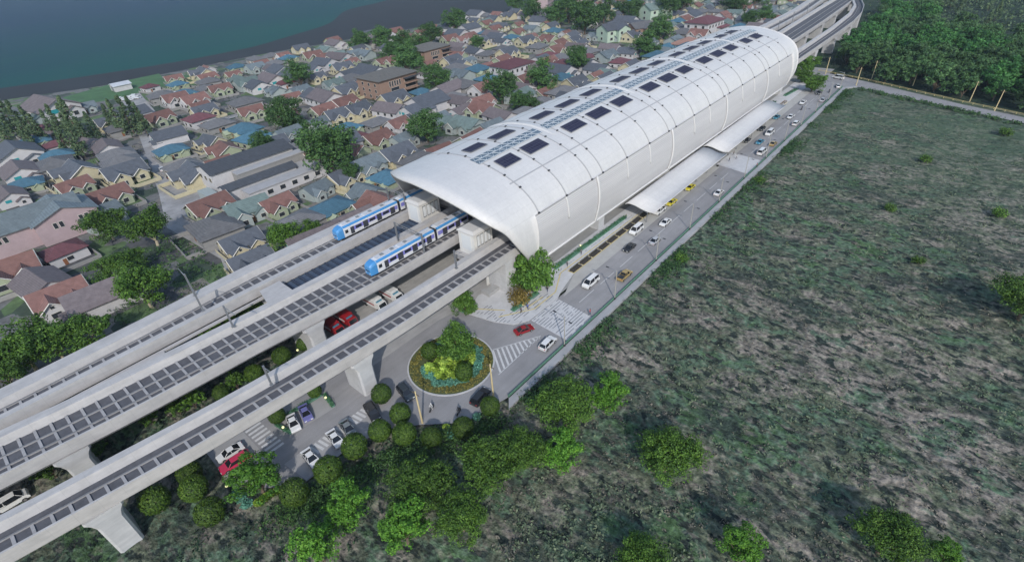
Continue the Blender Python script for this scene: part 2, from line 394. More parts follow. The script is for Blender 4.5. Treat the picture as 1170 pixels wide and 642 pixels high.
# precinct ground
struct(MB().sheet([(40, 60), (340, 60), (340, 121), (54, 121), (54, 100), (33, 100), (33, 82)], 0.0), 'yard_slab', CONC_D)
asph = [(48.9, 48.3), (39.4, 50.7), (33.9, 57), (29.2, 61.4), (22.1, 63.3), (12.5, 63.3), (5.2, 72), (5.4, 84), (33, 86), (56, 79.5), (63, 73.5), (64.5, 66), (66.5, 61.5), (70, 59.4), (302, 59.4), (303, 48.3)]
struct(MB().sheet(asph, 0.012), 'road', ASPH)
struct(MB().sheet([(303, 48.3), (302, 59.4), (311, 64), (330, 66), (332, 66), (322, 44), (299, 0), (254, -110), (247.5, -107), (292, 3), (309, 44)], 0.016), 'cross_road', ASPH)
struct(MB().sheet([(82, 58.6), (92, 62.2), (178, 62.2), (178, 58.6)], 0.02).sheet([(193, 58.6), (193, 62.2), (296, 62.2), (302, 58.6)], 0.02), 'lay_by', plain('layby_concrete', (0.36, 0.355, 0.34), 0.85, 0.12, 0.4))
# pavement along the station with a real kerb step
pav = [(63, 73.5), (64.6, 66), (66.6, 61.6), (70, 59.5), (81, 59.4), (84, 60.5), (92, 62.3), (300, 62.3), (304, 60.6), (312, 64.6), (306, 70), (94, 69.5), (80, 73), (70, 76)]
struct(MB().prism(pav, 0.0, 0.13), 'pavement', PAVE_W)
struct(MB().prism([(47.0, 46.2), (303, 46.2), (308, 42.2), (309, 43.6), (303.6, 47.9), (49, 47.9)], -0.6, 0.15), 'verge_kerb', concrete('kerb_concrete', (0.33, 0.33, 0.34)))
# raised crossing tables with dark inlaid dashes
tb = MB(); tb.prism([(70.3, 59.3), (69.6, 48.5), (79.6, 48.5), (80.6, 59.3)], 0.0, 0.07).prism([(180, 60.4), (177.4, 48.5), (191.5, 48.5), (193.5, 60.4)], 0.0, 0.07)
struct(tb, 'crossing_table', PAVE_W)
ds = MB(); rr = random.Random(4)
for x in range(0, 12):
    for y in range(0, 14):
        X = 70.6 + x * 0.82 + rr.uniform(-.1, .1); Y = 49 + y * 0.76
        if rr.random() < 0.8: ds.obox((X + (y % 2) * .4, Y, 0.0745), (0.95, 0.17, 0.004), rad(rr.uniform(-3, 3)))
for x in range(0, 16):
    for y in range(0, 16):
        X = 64.8 + x * 1.0; Y = 60 + y * 0.8
        if rr.random() < 0.66 and not (X > 68.5 and Y > 65) and Y > 60.4 + max(0, (68 - X)) * 1.5 and X - 64.5 > (Y - 66) * -0.1 and Y < 73.5 - max(0, X - 70) * .9 and (X < 80 and Y < 71.5): ds.obox((X + (y % 2) * .5, Y, 0.1345), (1.0, 0.18, 0.004), rad(rr.uniform(-3, 3)))
for x in range(0, 110):
    for y in range(0, 2):
        if rr.random() < 0.6: ds.obox((82 + x * 1.0, 65.0 + y * 0.9, 0.1345), (0.8, 0.12, 0.004))
tag(struct(ds, 'paving_inlay', plain('dark_paver', (0.14, 0.15, 0.17), 0.8, 0.2, 1)))
tl = MB()
for (x0, y0, x1, y1) in ((66.6, 66.2, 74, 61.3), (74, 61.3, 82.5, 61.3), (82.5, 61.3, 90, 65.2), (90, 65.2, 131, 64.6), (65.4, 73, 69.4, 66.6), (72.5, 63, 79, 62.6)):
    L = math.hypot(x1 - x0, y1 - y0); tl.obox(((x0 + x1) / 2, (y0 + y1) / 2, 0.139), (L, 0.32, 0.006), math.atan2(y1 - y0, x1 - x0))
struct(tl, 'tactile_strip', YELLOW)
# painted markings
pm = MB(); Z = 0.018
def stripe(x0, y0, x1, y1, wd, z=None): pm.obox(((x0 + x1) / 2, (y0 + y1) / 2, (z or Z) + 0.001), (math.hypot(x1 - x0, y1 - y0), wd, 0.004), math.atan2(y1 - y0, x1 - x0))
x = 82.5
while x < 296:
    if not 175 < x < 195: stripe(x, 54.2, x + 6.5, 54.2, 0.14)
    x += 9.5
apex = (67.4, 54.2)
for i in range(11):
    t = i / 11; a = (lerp(57.3, apex[0], t), lerp(59.6, apex[1], t)); b_ = (lerp(53.4, apex[0] + .4, t), lerp(54.0, apex[1] - .3, t)); stripe(*a, *b_, 0.42)
stripe(57.4, 59.8, *apex, 0.16); stripe(52.6, 53.8, *apex, 0.16)
for i in range(8): stripe(12.2 + i * 0.05, 82.0 - i * 1.15, 15.2 + i * 0.05, 82.0 - i * 1.15, 0.55)
for i in range(15): stripe(16.2 + i * 0.93, 69.2 - abs(i - 7) * 0.02, 16.6 + i * 0.93, 66.7, 0.5)
struct(pm, 'road_marking', LINE)
struct(MB().sheet([(13.2, 69.6), (30.6, 69.2), (31, 62.4), (22.2, 63.6), (14, 63.6)], 0.017).sheet([(16.8, 79.2), (26.8, 78.2), (26.4, 73.6), (17.2, 74.4)], 0.017).sheet([(5.4, 83.6), (12, 83.4), (12, 72.6), (5.6, 73)], 0.017), 'parking_bay', plain('bay_concrete', (0.30, 0.295, 0.295), 0.9, 0.14, 0.3))
struct(MB().sheet([(36, 92), (36, 77), (57, 77), (79, 72.5), (79, 98), (60, 98)], 0.0225), 'service_yard', concrete('yard_concrete', (0.34, 0.33, 0.32)))
# town streets
stt = MB()
stt.sheet([(38, 150), (30, 122), (44, 122), (50, 186), (58, 218), (68, 258), (88, 345), (104, 431), (98, 445), (90, 431), (76, 345), (56, 262), (45, 218), (36, 186)], -0.06)
stt.sheet([(-120, 286), (64, 262), (66, 270), (-120, 294)], -0.055).sheet([(70, 290), (300, 286), (420, 300), (420, 305), (300, 292), (71, 296)], -0.055)
stt.sheet([(52, 205), (150, 188), (330, 180), (330, 185), (150, 193), (54, 211)], -0.055).sheet([(150, 190), (155, 190), (175, 420), (169, 420)], -0.05).sheet([(262, 184), (268, 184), (300, 400), (293, 400)], -0.05)
struct(stt, 'street', asphalt('street_concrete', (0.29, 0.285, 0.285), 0.35))
struct(MB().sheet([(66, 440), (100, 452), (128, 452), (118, 405), (84, 400), (58, 412)], -0.05).sheet([(128, 430), (150, 425), (135, 385), (116, 388)], -0.05), 'lawn', plain('lawn_grass', (0.05, 0.12, 0.045), 0.9, 0.3, 0.12))

# ------------------------------------------------------------------ viaducts
def viaduct(label, near, far, tn, tf, rows, ties, piers, pier_y=None, x0=-110, x1=640):
    root = thing('railway_viaduct', label, 'viaduct', (0, 0, 0), 0, 'elevated railway viaducts')
    xs = []; x = x0
    while x <= x1: xs.append(x); x += 6
    def sec(x):
        yn = interp(x, near); yf = interp(x, far)
        return yn, yf
    rings = []
    for x in xs:
        yn, yf = sec(x)
        rings.append([(x, yn + .9, 8.7), (x, yn + .35, 9.5), (x, yn, 9.6), (x, yn - .05, 12.0), (x, yn + tn, 12.0), (x, yn + tn, 10.6), (x, yf - tf, 10.6), (x, yf - tf + .45, 12.0), (x, yf, 12.0), (x, yf - .02, 9.6), (x, yf - .35, 9.5), (x, yf - .9, 8.7)])
    MB().loft([r[::-1] for r in rings]).build('deck', CONC, root)
    bed = MB(); pl = MB(); tm = MB(); rl = MB()
    for a, b in zip(xs, xs[1:]):
        (n0, f0), (n1, f1) = sec(a), sec(b)
        ya, yb = n0 + tn + .05, n1 + tn + .05; ea, eb = f0 - tf - .1, f1 - tf - .1
        bed.add([(a, ya, 10.62), (b, yb, 10.62), (b, eb, 10.62), (a, ea, 10.62)], [(0, 1, 2, 3)])
        for t in rows:
            pa, pb = lerp(ya, ea, t), lerp(yb, eb, t)
            pl.add([(a, pa - .13, 10.62), (b, pb - .13, 10.62), (b, pb + .13, 10.62), (a, pa + .13, 10.62), (a, pa - .13, 10.8), (b, pb - .13, 10.8), (b, pb + .13, 10.8), (a, pa + .13, 10.8)], [(4, 5, 6, 7), (0, 1, 5, 4), (3, 7, 6, 2)])
            rl.add([(a, pa - .04, 10.8), (b, pb - .04, 10.8), (b, pb + .04, 10.8), (a, pa + .04, 10.8), (a, pa - .04, 10.95), (b, pb - .04, 10.95), (b, pb + .04, 10.95), (a, pa + .04, 10.95)], [(4, 5, 6, 7), (0, 1, 5, 4), (3, 7, 6, 2)])
    x = x0 + 1
    while x < 300:
        yn, yf = sec(x); a, e = yn + tn + .05, yf - tf - .1; y0_, y1_ = lerp(a, e, ties[0]), lerp(a, e, ties[1])
        pl.box(x, x + .42, y0_, y1_, 10.61, 10.77); x += 2.2
    bed.build('track_bed', TRACKBED, root); pl.build('track_grid', TIE, root); rl.build('rail', STEEL, root)
    for px in piers:
        yn, yf = sec(px); a, b = (yn + .35, yf - .5)
        P = MB()
        def ring(hx, a, b, z, ch=.35): return [(px - hx + ch, a, z), (px + hx - ch, a, z), (px + hx, a + ch, z), (px + hx, b - ch, z), (px + hx - ch, b, z), (px - hx + ch, b, z), (px - hx, b - ch, z), (px - hx, a + ch, z)]
        P.loft([ring(1.7, a + .1, b - .6, -0.5), ring(1.75, a + .05, b - .6, 6.6), ring(2.1, a, b - .2, 7.7), ring(2.6, a, b, 8.4), ring(2.6, a, b, 8.95)])
        P.build('pier', CONC2, root)
    return root
piersN = [-51, -9.5, 33.5, 338, 380, 422, 464, 506]
va = viaduct('nearest viaduct with a single track, running past the car park and roundabout',
             [(-110, 90), (-60, 82), (-19, 75.9), (4.5, 72.8), (30, 70.7), (43, 69.9), (300, 69.9), (380, 70.6), (420, 71.4), (458, 74.3), (490, 79.5), (525, 88.5), (560, 100), (640, 132)],
             [(-110, 97), (-60, 89), (-13, 82.4), (10, 79.7), (18, 79), (45, 77.3), (300, 76.9), (390, 78.2), (450, 81), (489, 86), (525, 95.5), (560, 107), (640, 139)], .3, 1.9, (0.68,), (0.0, 0.7), piersN)
vb = viaduct('middle viaduct with the broad slab track that the nearer train runs on',
             [(-110, 103), (-60, 96.5), (-18.6, 91.6), (1, 89.6), (14, 88.9), (22, 88.5), (50, 86.2), (354, 86), (418, 88), (494, 91.6), (524, 93), (640, 102)],
             [(-110, 113), (-60, 107.5), (-15, 102.7), (-7, 101.7), (10, 100.4), (29, 99.3), (50, 99), (320, 99), (383, 102), (475, 106), (520, 107.5), (640, 117)], .35, 2.4, (0.33, 0.66), (0.0, 1.0), [-51, -9.5, 33.5, 380, 422, 464, 506, 548])
vc = viaduct('rearmost viaduct beside the houses, carrying the farther train',
             [(-110, 114), (-60, 109), (-15, 105.7), (10, 106.2), (30, 106.8), (300, 107), (393, 106.8), (457, 108.5), (517, 113), (640, 125)],
             [(-110, 121), (-60, 117), (-13, 115.2), (9, 116.1), (32, 117.8), (60, 117.7), (300, 117.7), (393, 117.4), (457, 119), (517, 124), (640, 137)], 1.5, 4.0, (0.85,), (0.0, 0.95), [-51, -9.5, 33.5, 338, 380, 422, 464])
MB().prism([(-110, 107), (-110, 113.1), (-60, 107.6), (-30, 104.3), (-15, 102.8), (-7, 101.8), (9, 100.6), (10, 104.6), (36, 105.2), (36, 106.0), (9, 105.4), (-15, 104.9), (-30, 106.1)][3:], 9.5, 9.85).build('walkway', CONC, vc)
sl_ = thing('link_slab', 'pale concrete slab bridging the gap between middle and rear viaducts', 'slab', (33, 103, 0))
m_ = MB().prism([(30, 99.4), (36, 99.2), (36, 105.4), (31.2, 105.4)], 11.2, 11.75); m_.v = [(a - 33, b - 103, c) for a, b, c in m_.v]; m_.build('slab', CONC, sl_)
m_ = MB().box(2.2, 2.8, -3, 2, 7.4, 11.2); m_.build('end_wall', CONC, sl_)
fl = thing('ribbed_floor', 'ribbed floor tinted dark blue for shade, set low between the middle and rear viaducts', 'floor', (36, 99, 9.7))
MB().box(0, 50, 0.1, 7.4, -.3, 0).build('floor_slab', plain('shade_tinted_floor', (0.05, 0.075, 0.12), 0.7, 0.2, .6), fl)  # pale concrete floor; the viaduct's shade is painted in as dark blue
m_ = MB()
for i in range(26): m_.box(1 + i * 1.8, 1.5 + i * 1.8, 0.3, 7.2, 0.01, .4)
m_.build('ribs', plain('shade_tinted_rib', (0.028, 0.04, 0.068), 0.7, 0.2, .6), fl)  # ribs carry the same painted-in shade, a step darker

# overhead line masts
def mast(x, y, h, arm, lab, z=12.0):
    t = thing('catenary_mast', lab, 'mast', (x, y, z), 0, 'overhead line masts')
    MB().box(-.16, .16, -.16, .16, 0, h).build('post', STEEL, t)
    MB().tube([(0, 0, h - .3), (0, arm, h + .25)], .07).tube([(0, 0, h - 1.4), (0, arm * .8, h + .1)], .05).build('arm', STEEL, t)
    MB().box(-.3, .3, -.3, .3, 0, .12).build('base_plate', STEEL, t)
    return t
mast(21.3, 115.4, 5.8, 3.0, 'grey overhead mast on the far edge of the rear viaduct above the trees')
mast(20.0, 108.0, 5.6, -3.0, 'grey overhead mast on the near edge of the rear viaduct')
mast(18.2, 75.5, 4.6, -2.6, 'grey overhead mast on the nearest viaduct above the parked white cars')
mast(63.6, 75.4, 4.8, -2.6, 'grey overhead mast on the nearest viaduct beside the station entrance')
mast(21.5, 97.3, 5.4, -5.4, 'grey overhead mast with a long arm over the middle viaduct track')
for i, (x, y) in enumerate(((330, 100), (365, 101), (400, 103), (440, 105))):
    mast(x, y, 6.5, -3, ['grey overhead mast on the middle viaduct closest behind the far roof end', 'second overhead mast on the middle viaduct beyond the far roof end', 'third overhead mast on the middle viaduct beyond the far roof end', 'farthest overhead mast on the middle viaduct beyond the roof'][i])
def portal(x, y0, y1, h, lab):
    t = thing('catenary_portal', lab, 'gantry', (x, (y0 + y1) / 2, 12), 0, 'overhead line gantries'); d = (y1 - y0) / 2
    for s in (-1, 1): MB().box(-.17, .17, s * d - .17, s * d + .17, 0, h).build('post', STEEL, t)
    b = MB().tube([(0, -d, h - .1), (0, d, h - .1)], .09).tube([(0, -d, h - .7), (0, d, h - .7)], .06)
    for k in range(6): b.tube([(0, -d + k * d / 3, h - .7), (0, -d + (k + .5) * d / 3, h - .1)], .04)
    b.build('truss_beam', STEEL, t)
portal(63.8, 86.6, 96.6, 5.2, 'lattice gantry spanning the middle viaduct just over the nearer train')
portal(76.5, 108.6, 116.2, 4.6, 'dark gantry over the farther train next to the roof edge')

# ------------------------------------------------------------------ station
PROF = [(68.4, 5.0), (67.6, 8.5), (67.2, 12), (67.4, 15.5), (68.3, 18.8), (70.5, 21.6), (73.8, 23.8), (78.5, 25.6), (84.8, 27.0), (91, 27.6), (97, 27.2), (102, 26.3), (106.5, 25), (110.5, 23), (114, 20.3), (117, 16.8), (118.7, 13), (119.3, 9), (119, 5.5)]
RIMN = [82, 80, 77.5, 75.2, 73.2, 70.6, 69, 68, 67.4, 67.4, 68.0, 69.8, 72.3, 75, 77.5, 80.5, 83, 86, 89]
RIMF = [276, 281, 284, 285.5, 286.5, 287, 287, 287, 287, 287, 287, 287, 286.5, 286, 285, 284, 283, 281, 279]
SEG = 5
PC = [(p.x, p.y, p.z) for p in catmull([(y, z, n_) for (y, z), n_ in zip(PROF, RIMN)], SEG)]
PF = [p.x for p in catmull([(f, 0, 0) for f in RIMF], SEG)]
NP = len(PC); ISILL = 4 * SEG
def lift(x, z): return 1.6 * max(0, 1 - ((x - 185) / 110) ** 2) * max(0, min(1, (z - 18.8) / 8.8))
def surf(j, x, off=0.0):
    y, z, _ = PC[j]; a = PC[max(j - 1, 0)]; b = PC[min(j + 1, NP - 1)]
    ty, tz = b[0] - a[0], b[1] - a[1]; L = math.hypot(ty, tz); ny_, nz_ = -tz / L, ty / L    # outward
    sk = -1.2 * max(0, (x - 85)) / 190 * max(0, min(1, (19 - z) / 10))
    return (x, y + ny_ * off + sk, z + nz_ * off + lift(x, z))
def surf_at(y, x, off=0.0):
    for j in range(ISILL, NP - 1):
        if PC[j][0] <= y <= PC[j + 1][0]:
            t = (y - PC[j][0]) / (PC[j + 1][0] - PC[j][0]); A = Vector(surf(j, x, off)); B = Vector(surf(j + 1, x, off)); return tuple(A.lerp(B, t))
st_ = thing('railway_station', 'long white vaulted railway station with solar panels and skylight strip on its roof', 'station', (180, 94, 0))
def sb(mb, name, mats, smooth=False, parent=None):
    mb.v = [(a - 180, b - 94, c) for a, b, c in mb.v]; return mb.build(name, mats, parent or st_, smooth)
X0S, X1S = 84.0, 277.5
def roofmat():
    m, nt, b = nt_new('roof_membrane'); v = coords(nt)
    f = noise_n(nt, coords(nt, (1, .35, .35)), 0.12, 6, 0.65); g = noise_n(nt, v, 1.2, 4)
    r = ramp(nt, [(0.3, (.53, .525, .525)), (0.7, (.585, .575, .57))]); nt.links.new(f, r.inputs[0])
    r2 = ramp(nt, [(0.3, (.95, .95, .95)), (0.7, (1.02, 1.02, 1.02))]); nt.links.new(g, r2.inputs[0])
    c = mixc(nt, 1, r.outputs[0], r2.outputs[0], 'MULTIPLY')
    br = nt.nodes.new('ShaderNodeTexBrick'); br.inputs['Scale'].default_value = 1; br.inputs['Brick Width'].default_value = 3.2; br.inputs['Row Height'].default_value = 1.6; br.inputs['Mortar Size'].default_value = .035
    br.inputs['Color1'].default_value = (1, 1, 1, 1); br.inputs['Color2'].default_value = (.955, .955, .96, 1); br.inputs['Mortar'].default_value = (.86, .86, .87, 1); nt.links.new(v, br.inputs['Vector'])
    st2 = noise_n(nt, coords(nt, (1.6, .12, .12)), 0.7, 5, 0.65); r4 = ramp(nt, [(0.3, (.90, .90, .895)), (0.55, (1, 1, 1))]); nt.links.new(st2, r4.inputs[0])
    c = mixc(nt, .8, c, br.outputs['Color'], 'MULTIPLY'); c = mixc(nt, .4, c, r4.outputs[0], 'MULTIPLY')
    nt.links.new(c, b.inputs['Base Color']); b.inputs['Roughness'].default_value = 0.55; bump(nt, b, g, 0.05, 0.05); return m
ROOF = roofmat()
NX = 70
sh = MB()
def xs_of(j): return [lerp(PC[j][2], PF[j], t / NX) for t in range(NX + 1)]
def xmid(j, i):
    X = xs_of(j)
    return X[i]
# outer and inner skins; below the sill the shell is cut away for the screen
TH = 0.55
colx = []
for j in range(NP):
    a, b = PC[j][2], PF[j]
    row = [lerp(a, X0S, t / 4) for t in range(4)] + [lerp(X0S, X1S, t / 60) for t in range(61)] + [lerp(X1S, b, t / 3) for t in range(1, 4)]
    colx.append(row)
NXX = len(colx[0])
for off in (0.0, -TH):
    for j in range(NP):
        for i in range(NXX): sh.v.append(surf(j, colx[j][i], off))
def vid(l, j, i): return l * NP * NXX + j * NXX + i
def isopen(j, i): return j < ISILL and 4 <= i < 64
for j in range(NP - 1):
    for i in range(NXX - 1):
        if isopen(j, i): continue
        sh.f.append([vid(0, j, i), vid(0, j, i + 1), vid(0, j + 1, i + 1), vid(0, j + 1, i)]); sh.f.append([vid(1, j, i), vid(1, j + 1, i), vid(1, j + 1, i + 1), vid(1, j, i + 1)])
for j in range(NP - 1):
    for i in (0, NXX - 1): sh.f.append([vid(0, j, i), vid(0, j + 1, i), vid(1, j + 1, i), vid(1, j, i)])
    if j < ISILL:
        for i in (4, 64): sh.f.append([vid(0, j, i), vid(0, j + 1, i), vid(1, j + 1, i), vid(1, j, i)])
for i in range(4, 64): sh.f.append([vid(0, ISILL, i), vid(0, ISILL, i + 1), vid(1, ISILL, i + 1), vid(1, ISILL, i)])
for j in (0, NP - 1):
    for i in range(NXX - 1):
        if not (j == 0 and 4 <= i < 64): sh.f.append([vid(0, j, i), vid(0, j, i + 1), vid(1, j, i + 1), vid(1, j, i)])
sh.mi = [0] * len(sh.f)
sb(sh, 'roof_shell', ROOF, True)
# perforated side screen set just inside the shell
def screenmat():
    m, nt, b = nt_new('perforated_screen'); v = coords(nt)
    wv = nt.nodes.new('ShaderNodeTexWave'); wv.bands_direction = 'Z'; wv.inputs['Scale'].default_value = 0.62; wv.inputs['Distortion'].default_value = 1.6; wv.inputs['Detail'].default_value = 1; wv.inputs['Detail Scale'].default_value = 0.18
    nt.links.new(coords(nt, (0.12, .4, 1), (0, 0.05, 0)), wv.inputs['Vector'])
    f = noise_n(nt, coords(nt, (0.06, 1, 1)), 0.4, 5, 0.6)
    r = ramp(nt, [(0.1, (.44, .435, .445)), (0.7, (.51, .50, .505))]); nt.links.new(wv.outputs['Fac'], r.inputs[0])
    r2 = ramp(nt, [(0.35, (.93, .93, .94)), (0.65, (1.04, 1.04, 1.04))]); nt.links.new(f, r2.inputs[0])
    c = mixc(nt, 1, r.outputs[0], r2.outputs[0], 'MULTIPLY'); nt.links.new(c, b.inputs['Base Color']); b.inputs['Roughness'].default_value = 0.6
    bump(nt, b, wv.outputs['Fac'], 0.35, 0.15); return m
scn = MB()
for j in range(ISILL + 1):
    for i in range(61): scn.v.append(surf(j, lerp(X0S, X1S, i / 60), -0.28 if j < ISILL else -0.3))
for j in range(ISILL):
    for i in range(60): scn.f.append([j * 61 + i, j * 61 + i + 1, (j + 1) * 61 + i + 1, (j + 1) * 61 + i]); scn.mi.append(0)
sb(scn, 'side_screen', screenmat(), True)
rail_ = MB(); rail_.tube([surf(0, lerp(X0S, X1S, i / 20), -0.1) for i in range(21)], .28, 6); sb(rail_, 'base_rail', WHITE, True)
# ribs, each with its brackets
RIB = [85.4, 96.8, 108.4, 113.8, 126.6, 140.1, 152.8, 157.9, 171.5, 184.5, 197.3, 202.4, 215.5, 228.5, 241.5, 246.5, 259, 271]
DOUBLE = (108.4, 113.8, 152.8, 157.9, 197.3, 202.4, 241.5, 246.5)
SEAM = plain('rib_seam', (0.34, 0.34, 0.35), 0.5, 0.05, 1)
for x in RIB:
    m_ = MB(); j0 = ISILL if x not in DOUBLE else ISILL
    Lp = [surf(j, x - .16, 0.0) for j in range(j0, NP)]; Rp = [surf(j, x + .16, 0.0) for j in range(j0, NP)]
    Lu = [surf(j, x - .16, 0.13) for j in range(j0, NP)]; Ru = [surf(j, x + .16, 0.13) for j in range(j0, NP)]
    m_.loft([list(q) for q in zip(Lp, Rp, Ru, Lu)]); rb = sb(m_, 'rib', SEAM)
    for y in (68.3, 73.8, 78.6, 83.6, 91.6, 98):
        p = surf_at(max(y, PC[ISILL][0] + .01), x, 0.18)
        q = MB().obox(p, (.55, .42, .3), math.atan2(0.4, 1) if y < 80 else 0, 'X'); sb(q, 'bracket', DARK, False, rb)
for x in (111.1, 155.3, 199.8, 244):
    m_ = MB(); m_.loft([[surf(j, x - .5, -.2), surf(j, x + .5, -.2), surf(j, x + .35, .12), surf(j, x - .35, .12)] for j in range(0, ISILL + 1)]); sb(m_, 'screen_fin', WHITE, True)
for x in (96.8, 126.6, 140.1, 171.5, 184.5, 215.5, 228.5, 259):
    m_ = MB(); m_.loft([[surf(j, x - .3, -.27), surf(j, x + .3, -.27), surf(j, x + .2, -.08), surf(j, x - .2, -.08)] for j in range(ISILL // 2 + 1, ISILL + 1)]); sb(m_, 'screen_fin', WHITE, True)
# long seams running down the roof and a gutter line along the sill
def strip_along(yv, x0, x1, wd, off, mb, n=40):
    rings = []
    for i in range(n + 1):
        x = lerp(x0, x1, i / n); a = Vector(surf_at(yv - wd / 2, x, off)); b = Vector(surf_at(yv + wd / 2, x, off)); a2 = Vector(surf_at(yv - wd / 2, x, -.05)); b2 = Vector(surf_at(yv + wd / 2, x, -.05))
        rings.append([tuple(a2), tuple(b2), tuple(b), tuple(a)])
    return mb.loft(rings)
sb(strip_along(75.8, 84, 277, .35, .05, MB()), 'roof_seam', SEAM)
sb(strip_along(101, 84, 277, .35, .05, MB()), 'roof_seam', SEAM)
g_ = MB(); g_.loft([[surf(ISILL, x, .1), surf(ISILL, x, -.3), tuple(Vector(surf(ISILL, x, -.3)) - Vector((0, 0, .45))), tuple(Vector(surf(ISILL, x, .1)) - Vector((0, 0, .3)))] for x in [lerp(X0S, X1S, i / 40) for i in range(41)]]); sb(g_, 'sill_gutter', plain('gutter_grey', (0.3, 0.3, 0.31), 0.5, .1, 1))
# raised overlap steps between roof modules on the crown
for x in (111.1, 155.3, 199.8, 244):
    m_ = MB(); rings = []
    for k in range(31):
        y = lerp(83, 109, k / 30); hgt = 0.32 * math.sin(pi * k / 30) ** .6 if 0 < k < 30 else 0.0
        a = Vector(surf_at(y, x - .2, -.05)); b = Vector(surf_at(y, x + 3.2, -.05)); c1 = Vector(surf_at(y, x + .3, .06 + hgt)); 
        rings.append([tuple(a), tuple(b), tuple(c1)])
    m_.loft(rings); sb(m_, 'roof_overlap', ROOF)
# skylight strips with their zigzag frames
SKY = glass('skylight_glass', (0.11, 0.15, 0.19), 0.1)
FR = plain('skylight_frame', (0.40, 0.44, 0.49), 0.5, .05, 1)
for x0, x1 in ((84.5, 109.8), (112.6, 154), (156.8, 198.5), (201.3, 242.8), (245.6, 276.5)):
    rings = []
    for i in range(21):
        x = lerp(x0, x1, i / 20); rings.append([surf_at(85.85, x, -.1), surf_at(89.15, x, -.1), surf_at(89.15, x, .12), surf_at(87.5, x, .18), surf_at(85.85, x, .12)])
    s_ = sb(MB().loft(rings), 'skylight', SKY)
    f_ = MB(); k = 0; x = x0
    for yv in (85.8, 87.5, 89.2): f_.tube([surf_at(yv, lerp(x0, x1, i / 12), .22) for i in range(13)], .11, 5)
    while x < x1 - 2.5:
        for (ya, yb) in ((85.85, 87.4), (87.6, 89.15)):
            p = surf_at(ya, x, .25); q = surf_at(yb, x + 1.3, .25); r = surf_at(ya, x + 2.6, .25)
            f_.tube([p, q, r], .075, 4)
        x += 2.6
    sb(f_, 'frame', FR, False, s_)
# solar panels
def solarmat():
    m, nt, b = nt_new('solar_cells'); v = coords(nt)
    br = nt.nodes.new('ShaderNodeTexBrick'); br.offset = 0; br.inputs['Scale'].default_value = 1; br.inputs['Mortar Size'].default_value = .035; br.inputs['Brick Width'].default_value = 1.0; br.inputs['Row Height'].default_value = 1.05
    br.inputs['Color1'].default_value = (.022, .024, .05, 1); br.inputs['Color2'].default_value = (.03, .032, .062, 1); br.inputs['Mortar'].default_value = (.1, .1, .13, 1)
    nt.links.new(v, br.inputs['Vector']); nt.links.new(br.outputs['Color'], b.inputs['Base Color']); b.inputs['Roughness'].default_value = .6; b.inputs['Specular IOR Level'].default_value = .03; return m
SOL = solarmat()
PX = [(87.3, 94.7), (97.3, 106.3), (115.5, 124.6), (128, 137.8), (141.5, 150.8), (160, 169.5), (173, 183), (186.5, 195.8), (204, 213.5), (217, 227), (230.5, 240), (248.5, 257), (260.5, 270)]
for x0, x1 in PX:
    x0 += .5; x1 -= .5
    for y0, y1 in ((80.4, 84.2), (92.0, 95.5)):
        A = [Vector(surf_at(y0, x0, .3)), Vector(surf_at(y0, x1, .3)), Vector(surf_at(y1, x1, .3)), Vector(surf_at(y1, x0, .3))]
        dn = Vector((0, 0, -.14)); m_ = MB().add([tuple(p) for p in A] + [tuple(p + dn) for p in A], [(0, 1, 2, 3), (7, 6, 5, 4), (0, 4, 5, 1), (1, 5, 6, 2), (2, 6, 7, 3), (3, 7, 4, 0)])
        sp = sb(m_, 'solar_panel', SOL)
        e = MB(); B = [tuple(p) for p in A]
        for a_, b_ in zip(B, B[1:] + B[:1]): e.tube([a_, b_], .07, 4)
        sb(e, 'panel_frame', STEEL, False, sp)
# structure below: columns, ground storey, concourse slab, platforms
for x in (116.5, 158.5, 200.5, 242.5, 279):
    m_ = MB(); hx = 1.6
    m_.loft([[(x - h, 69.3 + d, z), (x + h, 69.3 + d, z), (x + h, 72.4, z), (x - h, 72.4, z)] for h, d, z in ((1.5, .2, 0), (1.55, .15, 5), (2.0, 0, 8.2), (2.0, 0, 9.2))])
    sb(m_, 'column', CONC2)
    m_ = MB().box(x - 1.5, x + 1.5, 112.5, 115.5, 0, 8.8); sb(m_, 'column', CONC2)
m_ = MB().prism([(74.9, 70.6), (78.2, 70.3), (78.2, 76.4), (74.9, 76.4)], 0, 9.1); sb(m_, 'column', CONC2)
sb(MB().box(93.5, 276, 72.6, 114, 0.02, 6.2), 'ground_storey', plain('grey_wall', (0.25, 0.245, 0.24), .8, .1, .4))
m_ = MB()
for i in range(44): m_.box(96 + i * 4.1, 97.9 + i * 4.1, 72.55, 72.7, 3.9, 5.3)
sb(m_, 'clerestory', WINDOW)
sb(MB().box(93, 277, 70.2, 118, 6.2, 6.8), 'concourse_slab', CONC2)
sb(MB().box(90, 278, 77.6, 85.2, 10.4, 11.9).box(86, 278, 99.6, 107, 10.4, 11.9), 'platform', CONC)
sb(MB().box(72.2, 92, 73.2, 75.2, .13, 1.1).box(71, 72.2, 73.2, 76, .13, 1.1), 'entrance_planter', plain('planter_stone', (.33, .33, .33), .8, .1, 1))
m_ = MB().box(74.5, 92.5, 77, 77.3, .1, 6)
sb(m_, 'entrance_wall', WHITE2)
m_ = MB()
for i in range(8): m_.box(75.2 + i * 2.1, 76.9 + i * 2.1, 76.9, 77.05, .5, 5.2)
sb(m_, 'entrance_glazing', glass('pale_glass', (.45, .48, .5), .1))
